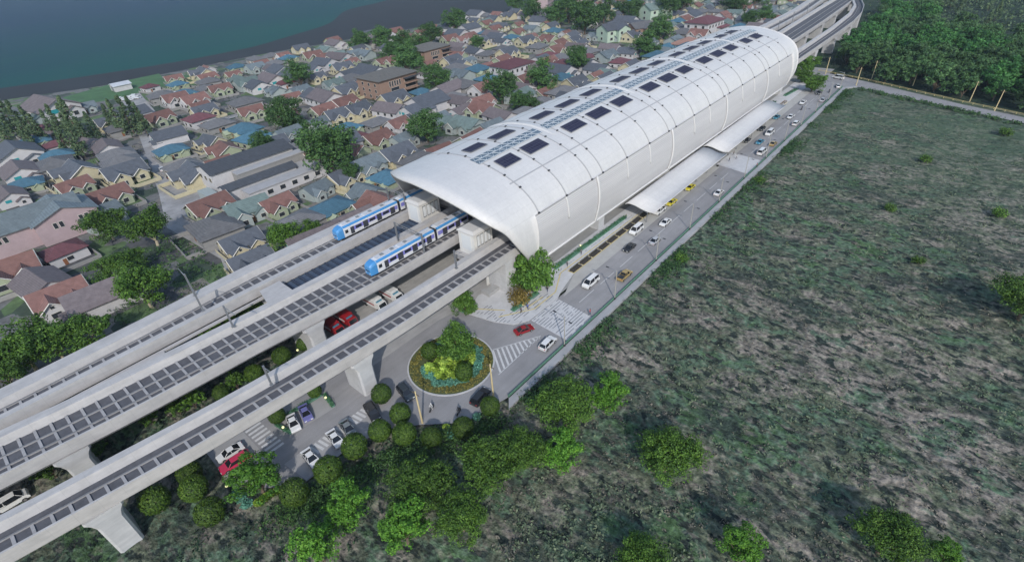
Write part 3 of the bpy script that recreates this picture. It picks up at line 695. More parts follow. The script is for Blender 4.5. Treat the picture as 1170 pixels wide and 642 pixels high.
# the two lift houses at the platform ends
def lift_house(lab, x0, x1, y0, y1, zb, zt):
    t = thing('lift_house', lab, 'lift house', ((x0 + x1) / 2, (y0 + y1) / 2, zb), 0, 'lift houses at the platform ends'); hx, hy, h = (x1 - x0) / 2, (y1 - y0) / 2, zt - zb
    MB().box(-hx, hx, -hy, hy, 0, h - .4).build('wall', WHITE2, t)
    m_ = MB(); m_.loft([[(-hx - s, -hy - s, z), (hx + s, -hy - s, z), (hx + s, hy + s, z), (-hx - s, hy + s, z)] for s, z in ((.25, h - .4), (.25, h - .1), (-.5, h + .35))]); m_.build('roof', WHITE, t)
    for i in range(4):
        x = -hx + 1.2 + i * (2 * hx - 1.4) / 4
        w_ = MB().box(x, x + (2 * hx - 1.4) / 4 - .5, -hy - .05, -hy + .02, h * .38, h * .82).build('window', glass('white_glass', (.62, .64, .66), .2), t)
        MB().box(x - .12, x + (2 * hx - 1.4) / 4 - .38, -hy - .03, -hy + .02, h * .34, h * .86).build('frame', STEEL, w_)
    MB().box(-hx - .06, -hx + .02, -hy + 1, hy - 1, h * .2, h * .85).build('door', glass('white_glass', (.62, .64, .66), .2), t)
    MB().box(-hx - 1.5, hx + 12, -hy - .8, hy + .8, -1.6, 0).box(-hx + .5, hx + 12, -hy + .3, hy - .3, -6.5, -1.6).build('platform_end', CONC, t)
lift_house('white boxy lift house between the two trains at the platform end', 75.2, 82.4, 101.0, 106.2, 9.4, 15.8)
lift_house('white boxy lift house on the platform end nearest the road', 72.5, 79, 78.2, 83.4, 9.4, 15.6)
for k, (y, n_) in enumerate(((80, 3), (103, 2))): pass

# ------------------------------------------------------------------ curved canopies beside the road
def canopy(lab, x0, x1, y0, y1, dz):
    t = thing('canopy', lab, 'canopy', ((x0 + x1) / 2, (y0 + y1) / 2, 0), 0, 'curved white canopies along the station kerb')
    pr = [(y1, 4.6 + dz), (lerp(y1, y0, .12), 5.2 + dz), (lerp(y1, y0, .35), 5.1 + dz), (lerp(y1, y0, .6), 4.5 + dz), (lerp(y1, y0, .82), 4.2 + dz), (y0, 4.5 + dz)]
    pc = catmull([(0, *p) for p in pr], 5); cx_, cy_ = (x0 + x1) / 2, (y0 + y1) / 2
    MB().loft([[(x - cx_, p.y - cy_, p.z) for p in pc] + [(x - cx_, p.y - cy_, p.z - .18) for p in pc[::-1]] for x in [lerp(x0, x1, i / 6) for i in range(7)]]).build('roof', ROOF, t, True).data
    for o in t.children:
        for p in o.data.polygons: p.use_smooth = abs(p.normal.x) < .5 and abs(p.normal.z) > .3
    n_ = int((x1 - x0) / 8)
    for i in range(n_ + 1):
        x = lerp(x0 + 1, x1 - 1, i / n_) - cx_
        MB().tube([(x, y0 + 2.6 - cy_, 0.1), (x, y0 + 2.6 - cy_, 4.1 + dz)], .13).tube([(x, y0 + 2.6 - cy_, 3.1 + dz), (x, y1 - 1 - cy_, 4.8 + dz)], .09).build('post', STEEL, t)
    return t
canopy('long white curved canopy over the kerb nearest the roundabout', 126, 180.2, 57.6, 67.3, 0)
canopy('long white curved canopy over the kerb at the far end', 181.2, 246, 57.6, 67.0, .45)

# ------------------------------------------------------------------ houses
ROOFS = {k: tiles('roof_' + k, c) for k, c in dict(slate=(.082, .092, .11), red=(.175, .09, .075), blue=(.055, .135, .19), grey=(.135, .135, .14), pink=(.15, .125, .128), dark=(.055, .062, .075), teal=(.125, .17, .16), brown=(.20, .105, .09), steel=(.125, .155, .17), maroon=(.13, .05, .058), salmon=(.36, .21, .165)).items()}
WALLS = {k: plain('wall_' + k, c, .85, .1, .6) for k, c in dict(cream=(.47, .425, .29), green=(.30, .34, .235), white=(.46, .45, .46), pink=(.36, .275, .29), teal=(.12, .27, .26), grey=(.25, .245, .24), brick=(.25, .165, .125), mint=(.36, .45, .36), paleblue=(.29, .33, .325)).items()}
TRIM = plain('house_trim', (.52, .50, .46), .7, .08, 1)
CYAN = glass('cyan_pane', (.03, .25, .28), .2)
DOORM = plain('door_wood', (.22, .09, .04), .6, .15, 1)
WIN_D = glass('house_glass', (.03, .034, .04), .15)
def gable_x(m, x0, x1, y0, y1, z, h, oh=.6, th=.22):
    """pitched roof with its ridge along x"""
    ym = (y0 + y1) / 2; a = h / ((y1 - y0) / 2); lo = z - oh * a
    prof = [(y0 - oh, lo), (ym, z + h), (y1 + oh, lo), (y1 + oh, lo + th), (ym, z + h + th), (y0 - oh, lo + th)]
    return m.loft([[(x, y, zz) for y, zz in prof] for x in (x0 - oh, x1 + oh)])
def gable_y(m, x0, x1, y0, y1, z, h, oh=.5, th=.2):
    xm = (x0 + x1) / 2; a = h / ((x1 - x0) / 2); lo = z - oh * a
    prof = [(x0 - oh, lo), (xm, z + h), (x1 + oh, lo), (x1 + oh, lo + th), (xm, z + h + th), (x0 - oh, lo + th)]
    return m.loft([[(x, y, zz) for x, zz in prof[::-1]] for y in (y0 - oh, y1)])
def hip(m, x0, x1, y0, y1, z, h, oh=.7, th=.2):
    d = (y1 - y0) / 2; a, b = x0 + min(d, (x1 - x0) * .42), x1 - min(d, (x1 - x0) * .42); ym = (y0 + y1) / 2
    v = [(x0 - oh, y0 - oh, z), (x1 + oh, y0 - oh, z), (x1 + oh, y1 + oh, z), (x0 - oh, y1 + oh, z)]
    v = v + [(x, y, z + th) for x, y, _ in v] + [(a, ym, z + h), (b, ym, z + h)]
    return m.add(v, [(3, 2, 1, 0), (0, 1, 5, 4), (1, 2, 6, 5), (2, 3, 7, 6), (3, 0, 4, 7), (4, 5, 9, 8), (6, 7, 8, 9), (5, 6, 9), (7, 4, 8)])
def wall_x(m, x0, x1, y0, y1, z, h):   # walls with gable ends at x0 / x1
    ym = (y0 + y1) / 2; p = [(y0, 0), (y1, 0), (y1, z), (ym, z + h), (y0, z)]
    return m.loft([[(x, y, zz) for y, zz in p] for x in (x0, x1)])
def wall_y(m, x0, x1, y0, y1, z, h):
    xm = (x0 + x1) / 2; p = [(x0, 0), (x0, z), (xm, z + h), (x1, z), (x1, 0)]
    return m.loft([[(x, y, zz) for x, zz in p] for y in (y0, y1)])
def window(t, x, y, z, wd, ht, face='y', gm=None):
    if face == 'y':
        w_ = MB().box(x - wd / 2 - .12, x + wd / 2 + .12, y - .06, y + .05, z - ht / 2 - .12, z + ht / 2 + .12).build('window', TRIM, t)
        MB().box(x - wd / 2, x + wd / 2, y - .09, y - .03, z - ht / 2, z + ht / 2).build('pane', gm or WIN_D, w_)
    else:
        w_ = MB().box(x - .06, x + .05, y - wd / 2 - .12, y + wd / 2 + .12, z - ht / 2 - .12, z + ht / 2 + .12).build('window', TRIM, t)
        MB().box(x - .09, x - .03, y - wd / 2, y + wd / 2, z - ht / 2, z + ht / 2).build('pane', gm or WIN_D, w_)
def door(t, x, y, wd=1.1, ht=2.2): MB().box(x - wd / 2, x + wd / 2, y - .07, y + .04, 0.05, ht).build('door', DOORM, t)
HG = 'houses of the town between the viaducts and the shore'
def proto(lab): return thing('house', lab, 'house', (0, -3000, 0), 0, HG)
def garden(t, x0, x1, y0, y1, wm):
    m = MB(); k = .18
    m.box(x0, x1, y0, y0 + k, 0, 1.3).box(x0, x0 + k, y0 + k, y1, 0, 1.3).box(x1 - k, x1, y0 + k, y1, 0, 1.3); m.build('garden_wall', wm, t)
def two_gable(roof, wall, W=13, D=10, z=3.6, h=2.9, second=True):
    t = proto('x'); hx = W / 2
    w_ = MB(); wall_x(w_, -hx, hx, -D / 2, D / 2, z, h); wall_y(w_, -hx + .6, -hx + 6, -D / 2 - 3.2, -D / 2 + 2, z - .1, 2.1)
    if second: wall_y(w_, hx - 5.4, hx - .8, -D / 2 - 1.6, -D / 2 + 2, z - .5, 1.7)
    w_.build('wall', WALLS[wall], t)
    r = MB(); gable_x(r, -hx, hx, -D / 2, D / 2, z, h); r.build('roof', ROOFS[roof], t)
    r = MB(); gable_y(r, -hx + .6, -hx + 6, -D / 2 - 3.2, -.5, z - .1, 2.1); r.build('gable_roof', ROOFS[roof], t)
    if second: r = MB(); gable_y(r, hx - 5.4, hx - .8, -D / 2 - 1.6, -.8, z - .5, 1.7); r.build('gable_roof', ROOFS[roof], t)
    b_ = MB()
    for (a, c, y, zz, hh) in ((-hx + .6, -hx + 6, -D / 2 - 3.72, z - .1, 2.1),) + (((hx - 5.4, hx - .8, -D / 2 - 2.12, z - .5, 1.7),) if second else ()):
        m_ = (a + c) / 2; s_ = hh / ((c - a) / 2)
        b_.tube([(a - .5, y, zz - .5 * s_ + .1), (m_, y, zz + hh + .12), (c + .5, y, zz - .5 * s_ + .1)], .17, 4)
    for x in (-hx - .62, hx + .62): b_.tube([(x, -D / 2 - .6, z - .35), (x, 0, z + h + .1), (x, D / 2 + .6, z - .35)], .17, 4)
    b_.build('bargeboard', TRIM, t)
    window(t, -hx + 3.3, -D / 2 - 3.2, 1.7, 2.2, 1.5); window(t, -hx + 3.3, -D / 2 - 3.2, 4.2, .9, .8); window(t, .4, -D / 2, 1.7, 1.5, 1.5)
    if second: window(t, hx - 3.1, -D / 2 - 1.6, 1.7, 1.6, 1.4)
    window(t, -hx, -1.6, 1.8, 1.6, 1.4, 'x'); window(t, -hx, 2.2, 1.8, 1.4, 1.4, 'x'); door(t, 1.9, -D / 2)
    garden(t, -hx - 1.2, hx + 1.2, -D / 2 - 7, D / 2 + 1, WALLS['cream' if wall == 'cream' else 'grey'])
    return t
def hipped(roof, wall, W=12.5, D=10.5, z=3.3, h=2.6, porch=None):
    t = proto('x'); hx = W / 2
    MB().box(-hx, hx, -D / 2, D / 2, 0, z).build('wall', WALLS[wall], t)
    r = MB(); hip(r, -hx, hx, -D / 2, D / 2, z, h); r.build('roof', ROOFS[roof], t)
    if porch:
        for x, y in ((-hx + 2.2, -D / 2 - 2.6), (hx - 2.6, -D / 2 - 1.7)):
            m_ = MB(); wall_y(m_, x - 1.7, x + 1.7, y, -D / 2, 2.4, 1.1); m_.build('porch', WALLS[porch], t)
            m_ = MB(); gable_y(m_, x - 1.7, x + 1.7, y, -D / 2 + 1.2, 2.4, 1.1, .4, .16); m_.build('porch_roof', WALLS[porch], t)
    window(t, 0, -D / 2, 1.7, 1.8, 1.3); window(t, -hx, -2, 1.7, 1.8, 1.3, 'x'); window(t, -hx, 2.4, 1.7, 1.3, 1.3, 'x'); door(t, -1.7, -D / 2)
    garden(t, -hx - 1.4, hx + 1.4, -D / 2 - 5.5, D / 2 + 1.2, WALLS['grey'])
    return t
def long_gable(roof, wall, W=13, D=20, z=4.6, h=3.2, pane=None):
    t = proto('x'); hx = W / 2
    m_ = MB(); wall_y(m_, -hx, hx, -D / 2, D / 2, z, h); m_.build('wall', WALLS[wall], t)
    m_ = MB(); gable_y(m_, -hx, hx, -D / 2, D / 2 + .6, z, h, .7); m_.build('roof', ROOFS[roof], t)
    m_ = MB(); gable_y(m_, 0.5, hx - .3, -D / 2 - 2.2, -D / 2 + 3, z - 1.5, 1.5, .4); m_.build('gable_roof', ROOFS[roof], t)
    m_ = MB(); wall_y(m_, 0.5, hx - .3, -D / 2 - 2.2, -D / 2 + .5, z - 1.5, 1.5); m_.build('annex', WALLS[wall], t)
    window(t, -2.2, -D / 2, 3.4, 2.6, 1.5, 'y', pane); window(t, 3.2, -D / 2 - 2.2, 1.8, 1.5, 1.4)
    for y in (-6, -1, 4): window(t, -hx, y, 2.6, 1.6, 1.4, 'x')
    return t
def mono_multi(roof, wall, W=12, D=10):
    t = proto('x'); hx = W / 2
    m_ = MB(); wall_x(m_, -hx, hx, -D / 2, D / 2, 3.5, 2.4); wall_y(m_, -hx + .5, -hx + 5.2, -D / 2 - 2.6, 0, 3.2, 1.9); wall_y(m_, .3, 5, -D / 2 - 1.2, 0, 2.7, 1.6); m_.build('wall', WALLS[wall], t)
    m_ = MB(); gable_x(m_, -hx, hx, -D / 2, D / 2, 3.5, 2.4, .5); m_.build('roof', ROOFS[roof], t)
    for a, c, y, z, h in ((-hx + .5, -hx + 5.2, -D / 2 - 2.6, 3.2, 1.9), (.3, 5, -D / 2 - 1.2, 2.7, 1.6)):
        m_ = MB(); gable_y(m_, a, c, y, 0.2, z, h, .4); m_.build('gable_roof', ROOFS[roof], t)
    m_ = MB().tube([(-hx + .1, -D / 2 - 3.02, 2.95), (-hx + 2.85, -D / 2 - 3.02, 5.15), (-hx + 5.6, -D / 2 - 3.02, 2.95)], .15, 4); m_.build('bargeboard', TRIM, t)
    window(t, -hx + 2.8, -D / 2 - 2.6, 1.7, 2, 1.4); window(t, 2.6, -D / 2 - 1.2, 1.6, 1.5, 1.3); window(t, -hx, 1.5, 1.8, 1.4, 1.4, 'x'); door(t, -.4, -D / 2)
    return t
KIND = {
 'A': (two_gable('slate', 'cream'), 'cream house with slate-grey twin-gabled roof'),
 'B': (two_gable('red', 'green', 12, 9.5, 3.3, 2.6), 'red-roofed house with pale green walls'),
 'C': (hipped('blue', 'green', 13, 11, 3.2, 2.8, 'green'), 'blue-roofed house with pale porches'),
 'G': (hipped('grey', 'grey', 14, 12, 3.2, 2.8), 'plain house with dull grey hipped roof'),
 'P': (long_gable('pink', 'white', 13, 18, 4.2, 3.0, CYAN), 'white house with long pinkish-brown roof'),
 'D': (long_gable('slate', 'white', 15, 17, 4.4, 3.4, CYAN), 'white house with broad dark slate roof'),
 'S': (mono_multi('steel', 'paleblue'), 'pale house with steel-blue stepped gables'),
 'T': (mono_multi('teal', 'paleblue', 13, 11), 'pale house with teal-green gabled roof'),
 'W': (two_gable('brown', 'white', 12, 9, 3.6, 2.8), 'white house with reddish-brown twin-gabled roof'),
 'K': (hipped('maroon', 'white', 11, 9.5, 3.4, 2.4), 'white house with dark brown hipped roof'),
}
LIST = {
 'A': [(100.0, 306.4), (140.1, 399.4), (81.0, 252.6), (42.8, 244.0), (59.7, 214.9), (44.9, 149.8), (163.6, 268.3), (144.9, 231.1), (116.1, 164.8), (377.7, 372.3), (392.0, 361.0), (394.6, 353.4), (360.5, 324.4), (302.3, 295.2), (239.8, 164.1), (213.3, 149.4), (404.3, 183.4), (32.1, 262.2), (95.0, 223.5), (41.6, 136.9), (284.6, 156.0), (250.1, 152.4), (319.2, 263.6)],
 'B': [(26.3, 248.0), (31.3, 223.9), (122.7, 407.4), (80.1, 314.0), (34.3, 223.5), (49.9, 182.6), (150.0, 380.0), (177.5, 393.7), (113.3, 280.2), (79.3, 234.7), (64.8, 165.3), (92.6, 198.4), (212.5, 333.3), (222.9, 311.5), (148.0, 247.2), (134.7, 246.0), (123.6, 187.3), (84.8, 133.3), (318.5, 321.3), (370.0, 350.7), (376.7, 318.4), (345.6, 294.3), (144.0, 149.9), (127.4, 152.1), (331.7, 251.1), (272.4, 207.8), (257.7, 162.8), (518.5, 220.6), (446.6, 198.2), (469.1, 131.2), (-3.4, 190.6), (6.6, 230.2), (217.3, 168.9), (260.6, 275.8), (400.7, 319.9), (111.3, 185.2), (126.3, 345.4)],
 'C': [(31.6, 297.1), (15.3, 269.1), (117.6, 388.0), (109.5, 356.1), (64.7, 256.1), (162.4, 400.0), (197.5, 391.3), (97.1, 253.7), (196.7, 273.3), (125.0, 212.0), (100.1, 150.0), (74.5, 146.3), (332.8, 316.3), (223.0, 213.2), (360.2, 267.4), (245.5, 178.1), (437.1, 199.1), (236.2, 234.1), (185.1, 228.5)],
 'G': [(22.3, 227.1), (93.3, 275.2), (46.1, 259.2), (60.0, 232.3), (54.7, 196.7), (44.1, 165.1), (119.9, 300.6), (97.8, 229.5), (62.1, 146.2), (47.2, 162.7), (138.3, 206.7), (117.7, 152.0), (121.1, 151.7), (273.4, 261.3), (206.1, 216.3), (307.3, 242.8), (306.8, 201.3), (221.1, 158.3), (493.7, 190.5), (214.8, 389.8), (231.5, 248.6), (286.3, 207.7), (295.7, 153.6), (66.3, 140.0), (292.3, 261.8)],
 'P': [(50.7, 388.9), (48.8, 286.6), (54.1, 286.6), (16.5, 285.2), (153.7, 333.5), (131.2, 279.9), (124.2, 349.5), (214.4, 350.5), (148.1, 263.2), (0.6, 173.5), (283.9, 299.1), (182.6, 194.0), (140.1, 155.0), (214.9, 183.4), (291.8, 208.9), (316.5, 215.7), (325.6, 194.8), (175.0, 160.7), (58.8, 131.4), (8.3, 259.9), (9.9, 152.9), (73.0, 132.4)],
 'D': [(20.6, 311.5), (71.7, 278.1), (142.1, 328.7), (171.3, 354.7), (188.6, 342.0), (148.4, 273.2), (199.0, 344.4), (188.5, 299.4), (195.0, 286.5), (160.3, 203.2), (274.9, 273.5), (313.0, 281.5), (170.3, 206.7), (277.0, 216.2), (255.4, 185.4), (318.2, 176.6), (462.8, 199.7), (455.6, 150.0), (487.0, 153.6), (75.3, 336.5), (382.4, 224.1)],
 'S': [(143.6, 309.1), (122.2, 231.6), (79.6, 164.5), (129.7, 232.0), (129.8, 177.2), (102.5, 165.9), (82.9, 163.5), (88.1, 145.2), (253.5, 259.4), (221.8, 233.4), (160.8, 154.4), (363.2, 293.0), (303.1, 183.6), (331.8, 158.9), (516.2, 207.9), (538.7, 145.9), (149.6, 294.1), (24.0, 208.2), (159.3, 186.6), (332.6, 170.5)],
 'T': [(144.4, 355.7), (228.9, 389.3), (170.8, 291.5), (56.9, 169.9), (82.2, 146.6), (277.6, 303.0), (367.0, 319.1), (157.8, 176.1), (158.2, 165.8), (160.8, 161.3), (205.1, 174.1), (266.2, 159.5), (494.6, 137.9), (9.9, 245.5), (416.1, 196.3), (488.8, 172.7)],
 'W': [(105.2, 330.3), (141.9, 195.6), (245.7, 235.6), (204.0, 200.9), (185.6, 183.5), (357.2, 254.2), (519.8, 174.5), (2.2, 162.2), (224.1, 136.1), (461.0, 169.1)],
 'K': [(35.6, 315.4), (133.0, 248.9), (174.4, 200.3), (291.8, 167.3), (464.8, 268.8), (9.4, 190.7), (104.7, 398.9), (120.7, 198.5), (249.5, 227.9)],
}
MIN_SEP = 8.5
spots = []
for k, L in LIST.items():
    for p in L: spots.append([k, p[0], p[1] - (0)])
BIGS = [(75, 196, 22), (180, 250, 14), (247, 290, 14), (9, 214, 16), (10, 238, 12)]
placed = []
for k, x, y in spots:
    if y < 126.5 and x > -20: y = 126.5 + (y % 3)
    if any(math.hypot(x - a, y - b) < r for a, b, r in BIGS): continue
    if any(math.hypot(x - a, y - b) < MIN_SEP for _, a, b in placed): continue
    placed.append((k, x, y))
# infill where the photograph shows roofs packed between these
hr = random.Random(5); tries = 0; kinds = 'AAAAABCGGGGDDPPSTWWKB'
def in_town(x, y): return y > 126 and y < interp(x, [(p[0], p[1]) for p in inner]) - 10 and not (45 < x < 125 and y > 385) and not (20 < x < 66 and 122 < y < 180)
def on_street(x, y):
    xm = interp(y, [(122, 37), (150, 34), (186, 43), (218, 52), (258, 63), (345, 82), (431, 98)])
    return abs(x - xm) < 10
while len(placed) < 470 and tries < 30000:
    tries += 1; d = hr.uniform(0, 1); x = hr.uniform(20, 640); y = hr.uniform(126, 420)
    if not in_town(x, y) or on_street(x, y): continue
    px_ = (0.646868 * x - 0.760673 * y + 0.054199 * 76) / (0.603057 * x + 0.553745 * y + 0.574186 * 76)
    if abs(px_) > 1.05: continue
    if any(math.hypot(x - a, y - b) < r for a, b, r in BIGS): continue
    if any(math.hypot(x - a, y - b) < 10.4 for _, a, b in placed): continue
    placed.append((hr.choice(kinds), x, y))
HL = [('the stepped grey hall', (75, 196)), ('the brown brick block', (180, 250)), ('the far brown brick block', (247, 290)), ('the long pink house', (9, 218)), ('the dark red-roofed mansion', (269, 232)), ('the pale green villa', (420, 190)), ('the railway roof', (150, 122)), ('the shore lawn', (95, 420)), ('the far apartment towers', (480, 300)), ('the farther red-roofed mansion', (400, 140)), ('the rear viaduct', (20, 120)), ('the tallest town tree', (120, 200)), ('the white metal shed', (112, 432))]
items = []; used = set()
placed.sort(key=lambda q: math.hypot(q[1], q[2])); far_h = placed[282:]; placed = placed[:282]
for k, x, y in placed:
    pr, base = KIND[k]
    rz = rad(hr.uniform(-9, 9)) + (rad(-90) if hr.random() < (.12 if k in 'ABCW' else .28) else 0)
    s = hr.uniform(.76, 1.08)
    if k in 'PD': s *= hr.uniform(.75, 1.08)
    if (k == 'P' and abs(x - 51) < 6 and y > 380): s = 1.5
    z = 0.0
    if k in used: o = dup(pr, (x, y, z), rz, None, s)
    else: o = pr; used.add(k); o.location = (x, y, z); o.rotation_euler = (0, 0, rz); o.scale = (s, s, s)
    items.append((o, base, (x, y)))
label_by_landmark(items, HL)
fm = MB(); fmats = []
for k, x, y in far_h:
    rz = hr.uniform(-.1, .1) + (-pi / 2 if hr.random() < .25 else 0); s = hr.uniform(.8, .98); M_ = Matrix.Translation((x, y, 0)) @ Matrix.Rotation(rz, 4, 'Z') @ Matrix.Scale(s, 4)
    for ch in KIND[k][0].children:
        if ch.type != 'MESH' or ch.name.startswith(('garden', 'bargeboard')): continue
        mt = ch.data.materials[0]
        if mt not in fmats: fmats.append(mt)
        fm.mat(fmats.index(mt)).add([tuple(M_ @ v.co) for v in ch.data.vertices], [list(p.vertices) for p in ch.data.polygons])
if far_h: tag(fm.build('far_houses', fmats), 'the most distant crowd of small houses reaching back towards the shore', 'houses', kind='stuff')

# one-off larger buildings
t = thing('hall', 'big stepped hall with dark grey pitched roofs in two tiers', 'hall', (75, 196, 0))
m_ = MB(); wall_x(m_, -17, 15, 0, 13, 8.0, 2.0); m_.build('wall', WALLS['white'], t)
m_ = MB(); gable_x(m_, -17, 15, 0, 13, 8.0, 2.0, .7); m_.build('roof', ROOFS['dark'], t)
m_ = MB(); m_.box(-10, 17, -5, -.05, 0, 6.6); m_.build('step_block', WALLS['grey'], t)
pale_ = plain('flat_roof_pale', (.33, .325, .33), .8, .12, .3)
m_ = MB().box(-10.3, 17.3, -5.3, -.75, 6.6, 6.95); m_.build('flat_roof', pale_, t)
m_ = MB(); wall_x(m_, -18, 9, -11.5, -5.4, 4.8, 1.3); m_.build('annex', WALLS['white'], t)
m_ = MB(); gable_x(m_, -18, 9, -11.5, -5.9, 4.8, 1.3, .5); m_.build('annex_roof', ROOFS['dark'], t)
m_ = MB(); m_.box(-13, 17, -18, -12.1, 0, 3.6).box(9.7, 17, -12.05, -5.4, 0, 3.6); m_.build('front_block', WALLS['white'], t)
m_ = MB().prism([(-13.3, -18.3), (17.3, -18.3), (17.3, -5.45), (9.8, -5.45), (9.8, -12.15), (-13.3, -12.15)], 3.6, 3.95); m_.build('front_roof', pale_, t)
m_ = MB().box(-22.5, -18.6, -10, 3, 0, 3.2); m_.build('side_room', WALLS['paleblue'], t)
for i in range(6): window(t, -10.5 + i * 4.8, -18, 1.9, 2, 1.5)
for i in range(3): window(t, -17, 2.5 + i * 4, 5.2, 1.8, 1.5, 'x')
def brick_block(lab, x, y, s=1):
    t = thing('apartment_block', lab, 'building', (x, y, 0), 0, 'brown brick blocks in the town', s)
    MB().box(-13, 13, -10, 10, 0, 10.5).build('wall', WALLS['brick'], t)
    m_ = MB(); hip(m_, -13, 13, -10, 10, 10.5, 3.2, 1.2); m_.build('roof', tiles('roof_brickblock', (.13, .125, .115)), t)
    for k in range(5): window(t, -6 + k * 1.7, -10, 7.6, .9, 2.6)
    for k in range(3):
        for z in (2, 5, 8): window(t, -13, -6 + k * 5.5, z, 1.4, 1.5, 'x')
    b_ = MB().box(3.5, 12.5, -12.2, -10.05, 6.0, 6.3).box(3.5, 12.5, -12.2, -10.05, 2.9, 3.2); b_.build('balcony', WALLS['brick'], t)
    MB().box(3.3, 12.7, -12.6, -10.05, 8.7, 9.0).build('balcony_roof', ROOFS['dark'], t)
    for z in (1.6, 4.7, 7.6): window(t, 8, -10, z, 7.4, 1.9)
    for z in (1.7, 4.7): window(t, -3, -10, z, 5.5, 1.6)
    return t
brick_block('large brown brick block with hipped grey roof and a dark balcony canopy', 180, 250)
brick_block('smaller brown brick block behind dark trees, farther toward the shore', 247, 290, .92)
t = thing('house', 'long pink house with grey roof and white-framed paired windows', 'house', (9, 214, 0), 0, HG)
m_ = MB(); wall_x(m_, -26, 12, -6, 7, 7.2, 3.8); wall_y(m_, -2, 15, -9, 7, 7.2, 3.2); m_.build('wall', WALLS['pink'], t)
m_ = MB(); gable_x(m_, -26, 12, -6, 7, 7.2, 3.8, .7); m_.build('roof', ROOFS['steel'], t)
m_ = MB(); gable_y(m_, -2, 15, -9, 7.2, 7.2, 3.2, .7); m_.build('gable_roof', ROOFS['steel'], t)
for x, y, z in ((-20, -6, 5.2), (-18.3, -6, 5.2), (-11, -6, 5.2), (-9.3, -6, 5.2), (3, -9, 5.4), (4.6, -9, 5.4), (10, -9, 5.4), (11.6, -9, 5.4), (-14, -6, 2.2)): window(t, x, y, z, 1.0, 1.8)
def mansion(lab, x, y, s):
    t = thing('mansion', lab, 'house', (x, y, 0), rad(-4), 'red-roofed mansions', s)
    MB().box(-11, 11, -8, 8, 0, 7.5).build('wall', WALLS['white'], t); m_ = MB(); hip(m_, -11, 11, -8, 8, 7.5, 3, 1); m_.build('roof', ROOFS['maroon'], t)
    MB().box(2, 13, -11, -8.05, 0, 3.6).build('porch', WALLS['white'], t); m_ = MB(); hip(m_, 2, 13, -11.4, -8.1, 3.6, 1.2, .5); m_.build('porch_roof', ROOFS['maroon'], t)
    for k in range(5): window(t, -8 + k * 4, -8, 5.4, 1.4, 1.7)
    for k in range(3): window(t, -11, -5 + k * 5, 5.4, 1.5, 1.6, 'x')
    return t
mansion('white mansion with a broad maroon hipped roof and lower porch', *(242.5, 211.0), 1.0)
mansion('farther white mansion with maroon roof just behind the station vault', *(410.5, 166.0), 1.15)
def villa(lab, x, y, wl, rf, s=1):
    t = thing('villa', lab, 'house', (x, y, 0), rad(-20), 'two-storey villas', s)
    m_ = MB(); wall_x(m_, -9, 9, -6, 6, 7.4, 3.2); wall_y(m_, -2, 8, -9, 0, 7.2, 2.4); m_.build('wall', WALLS[wl], t)
    m_ = MB(); gable_x(m_, -9, 9, -6, 6, 7.4, 3.2); m_.build('roof', ROOFS[rf], t); m_ = MB(); gable_y(m_, -2, 8, -9, 0, 7.2, 2.4); m_.build('gable_roof', ROOFS[rf], t)
    for z in (2, 5.4):
        for x_ in (0.5, 5.5): window(t, x_, -9, z, 1.6, 1.6)
        window(t, -5.5, -6, z, 2, 1.6); window(t, -9, 0, z, 1.6, 1.5, 'x')
    return t
villa('pale green two-storey villa with slate roof above the station roof', *(362.3, 215.1), 'mint', 'slate', 1.1)
villa('big mint-walled villa with teal roof among trees farther back', *(453.7, 228.8), 'mint', 'teal', 1.25)
villa('orange-walled two-storey villa with flat grey roof', *(378.9, 201.9), 'brick', 'grey', 1.0)
t = hipped('salmon', 'white', 20, 13, 3.6, 3); t.location = (*(358.0, 155.6), 0); tag(t, 'low house with wide salmon-orange roof tight against the vault', 'house', HG)
def tower(lab, x, y):
    t = thing('apartment_tower', lab, 'building', (x, y, 0), rad(25), 'apartment towers by the shore')
    MB().box(-16, 16, -7, 7, 0, 32).build('wall', WALLS['pink'], t); MB().box(-16.4, 16.4, -7.4, 7.4, 32, 33).build('roof', WALLS['grey'], t)
    for z in range(8):
        for k in range(6): window(t, -13 + k * 5.2, -7, 3 + z * 3.8, 2.2, 1.8)
    return t
tower('pinkish apartment tower at the top edge, left of the pair', *(490.0, 376.4)); tower('pinkish apartment tower at the top edge, right of the pair', *(513.4, 340.6))
t = thing('shed', 'white metal shed by the shore lawn', 'shed', (*(95.2, 423.4), 0))
m_ = MB(); wall_x(m_, -5, 5, -4.5, 4.5, 3.4, 1.2); m_.build('wall', WALLS['white'], t); m_ = MB(); gable_x(m_, -5, 5, -4.5, 4.5, 3.4, 1.2); m_.build('roof', plain('tin_roof', (.45, .47, .5), .5, .15, .4), t)
m_ = MB().box(-5.08, -4.98, -2, 2, 0, 3); m_.build('door', STEEL, t)
for i, (u, lab) in enumerate((((89.1, 391.7), 'heap of white sheeting beside the shore lane, left side'), ((106.9, 383.3), 'heap of white sheeting beside the shore lane, right side'))):
    t = thing('debris_heap', lab, 'heap', (*u, 0), 0, 'white debris heaps'); rr = random.Random(i); m_ = MB()
    for k in range(26): m_.obox((rr.uniform(-5, 5), rr.uniform(-7, 7), rr.uniform(.1, .9)), (rr.uniform(1, 4), rr.uniform(1, 3), .15), rr.uniform(0, 3))
    m_.build('sheets', WHITE2, t)

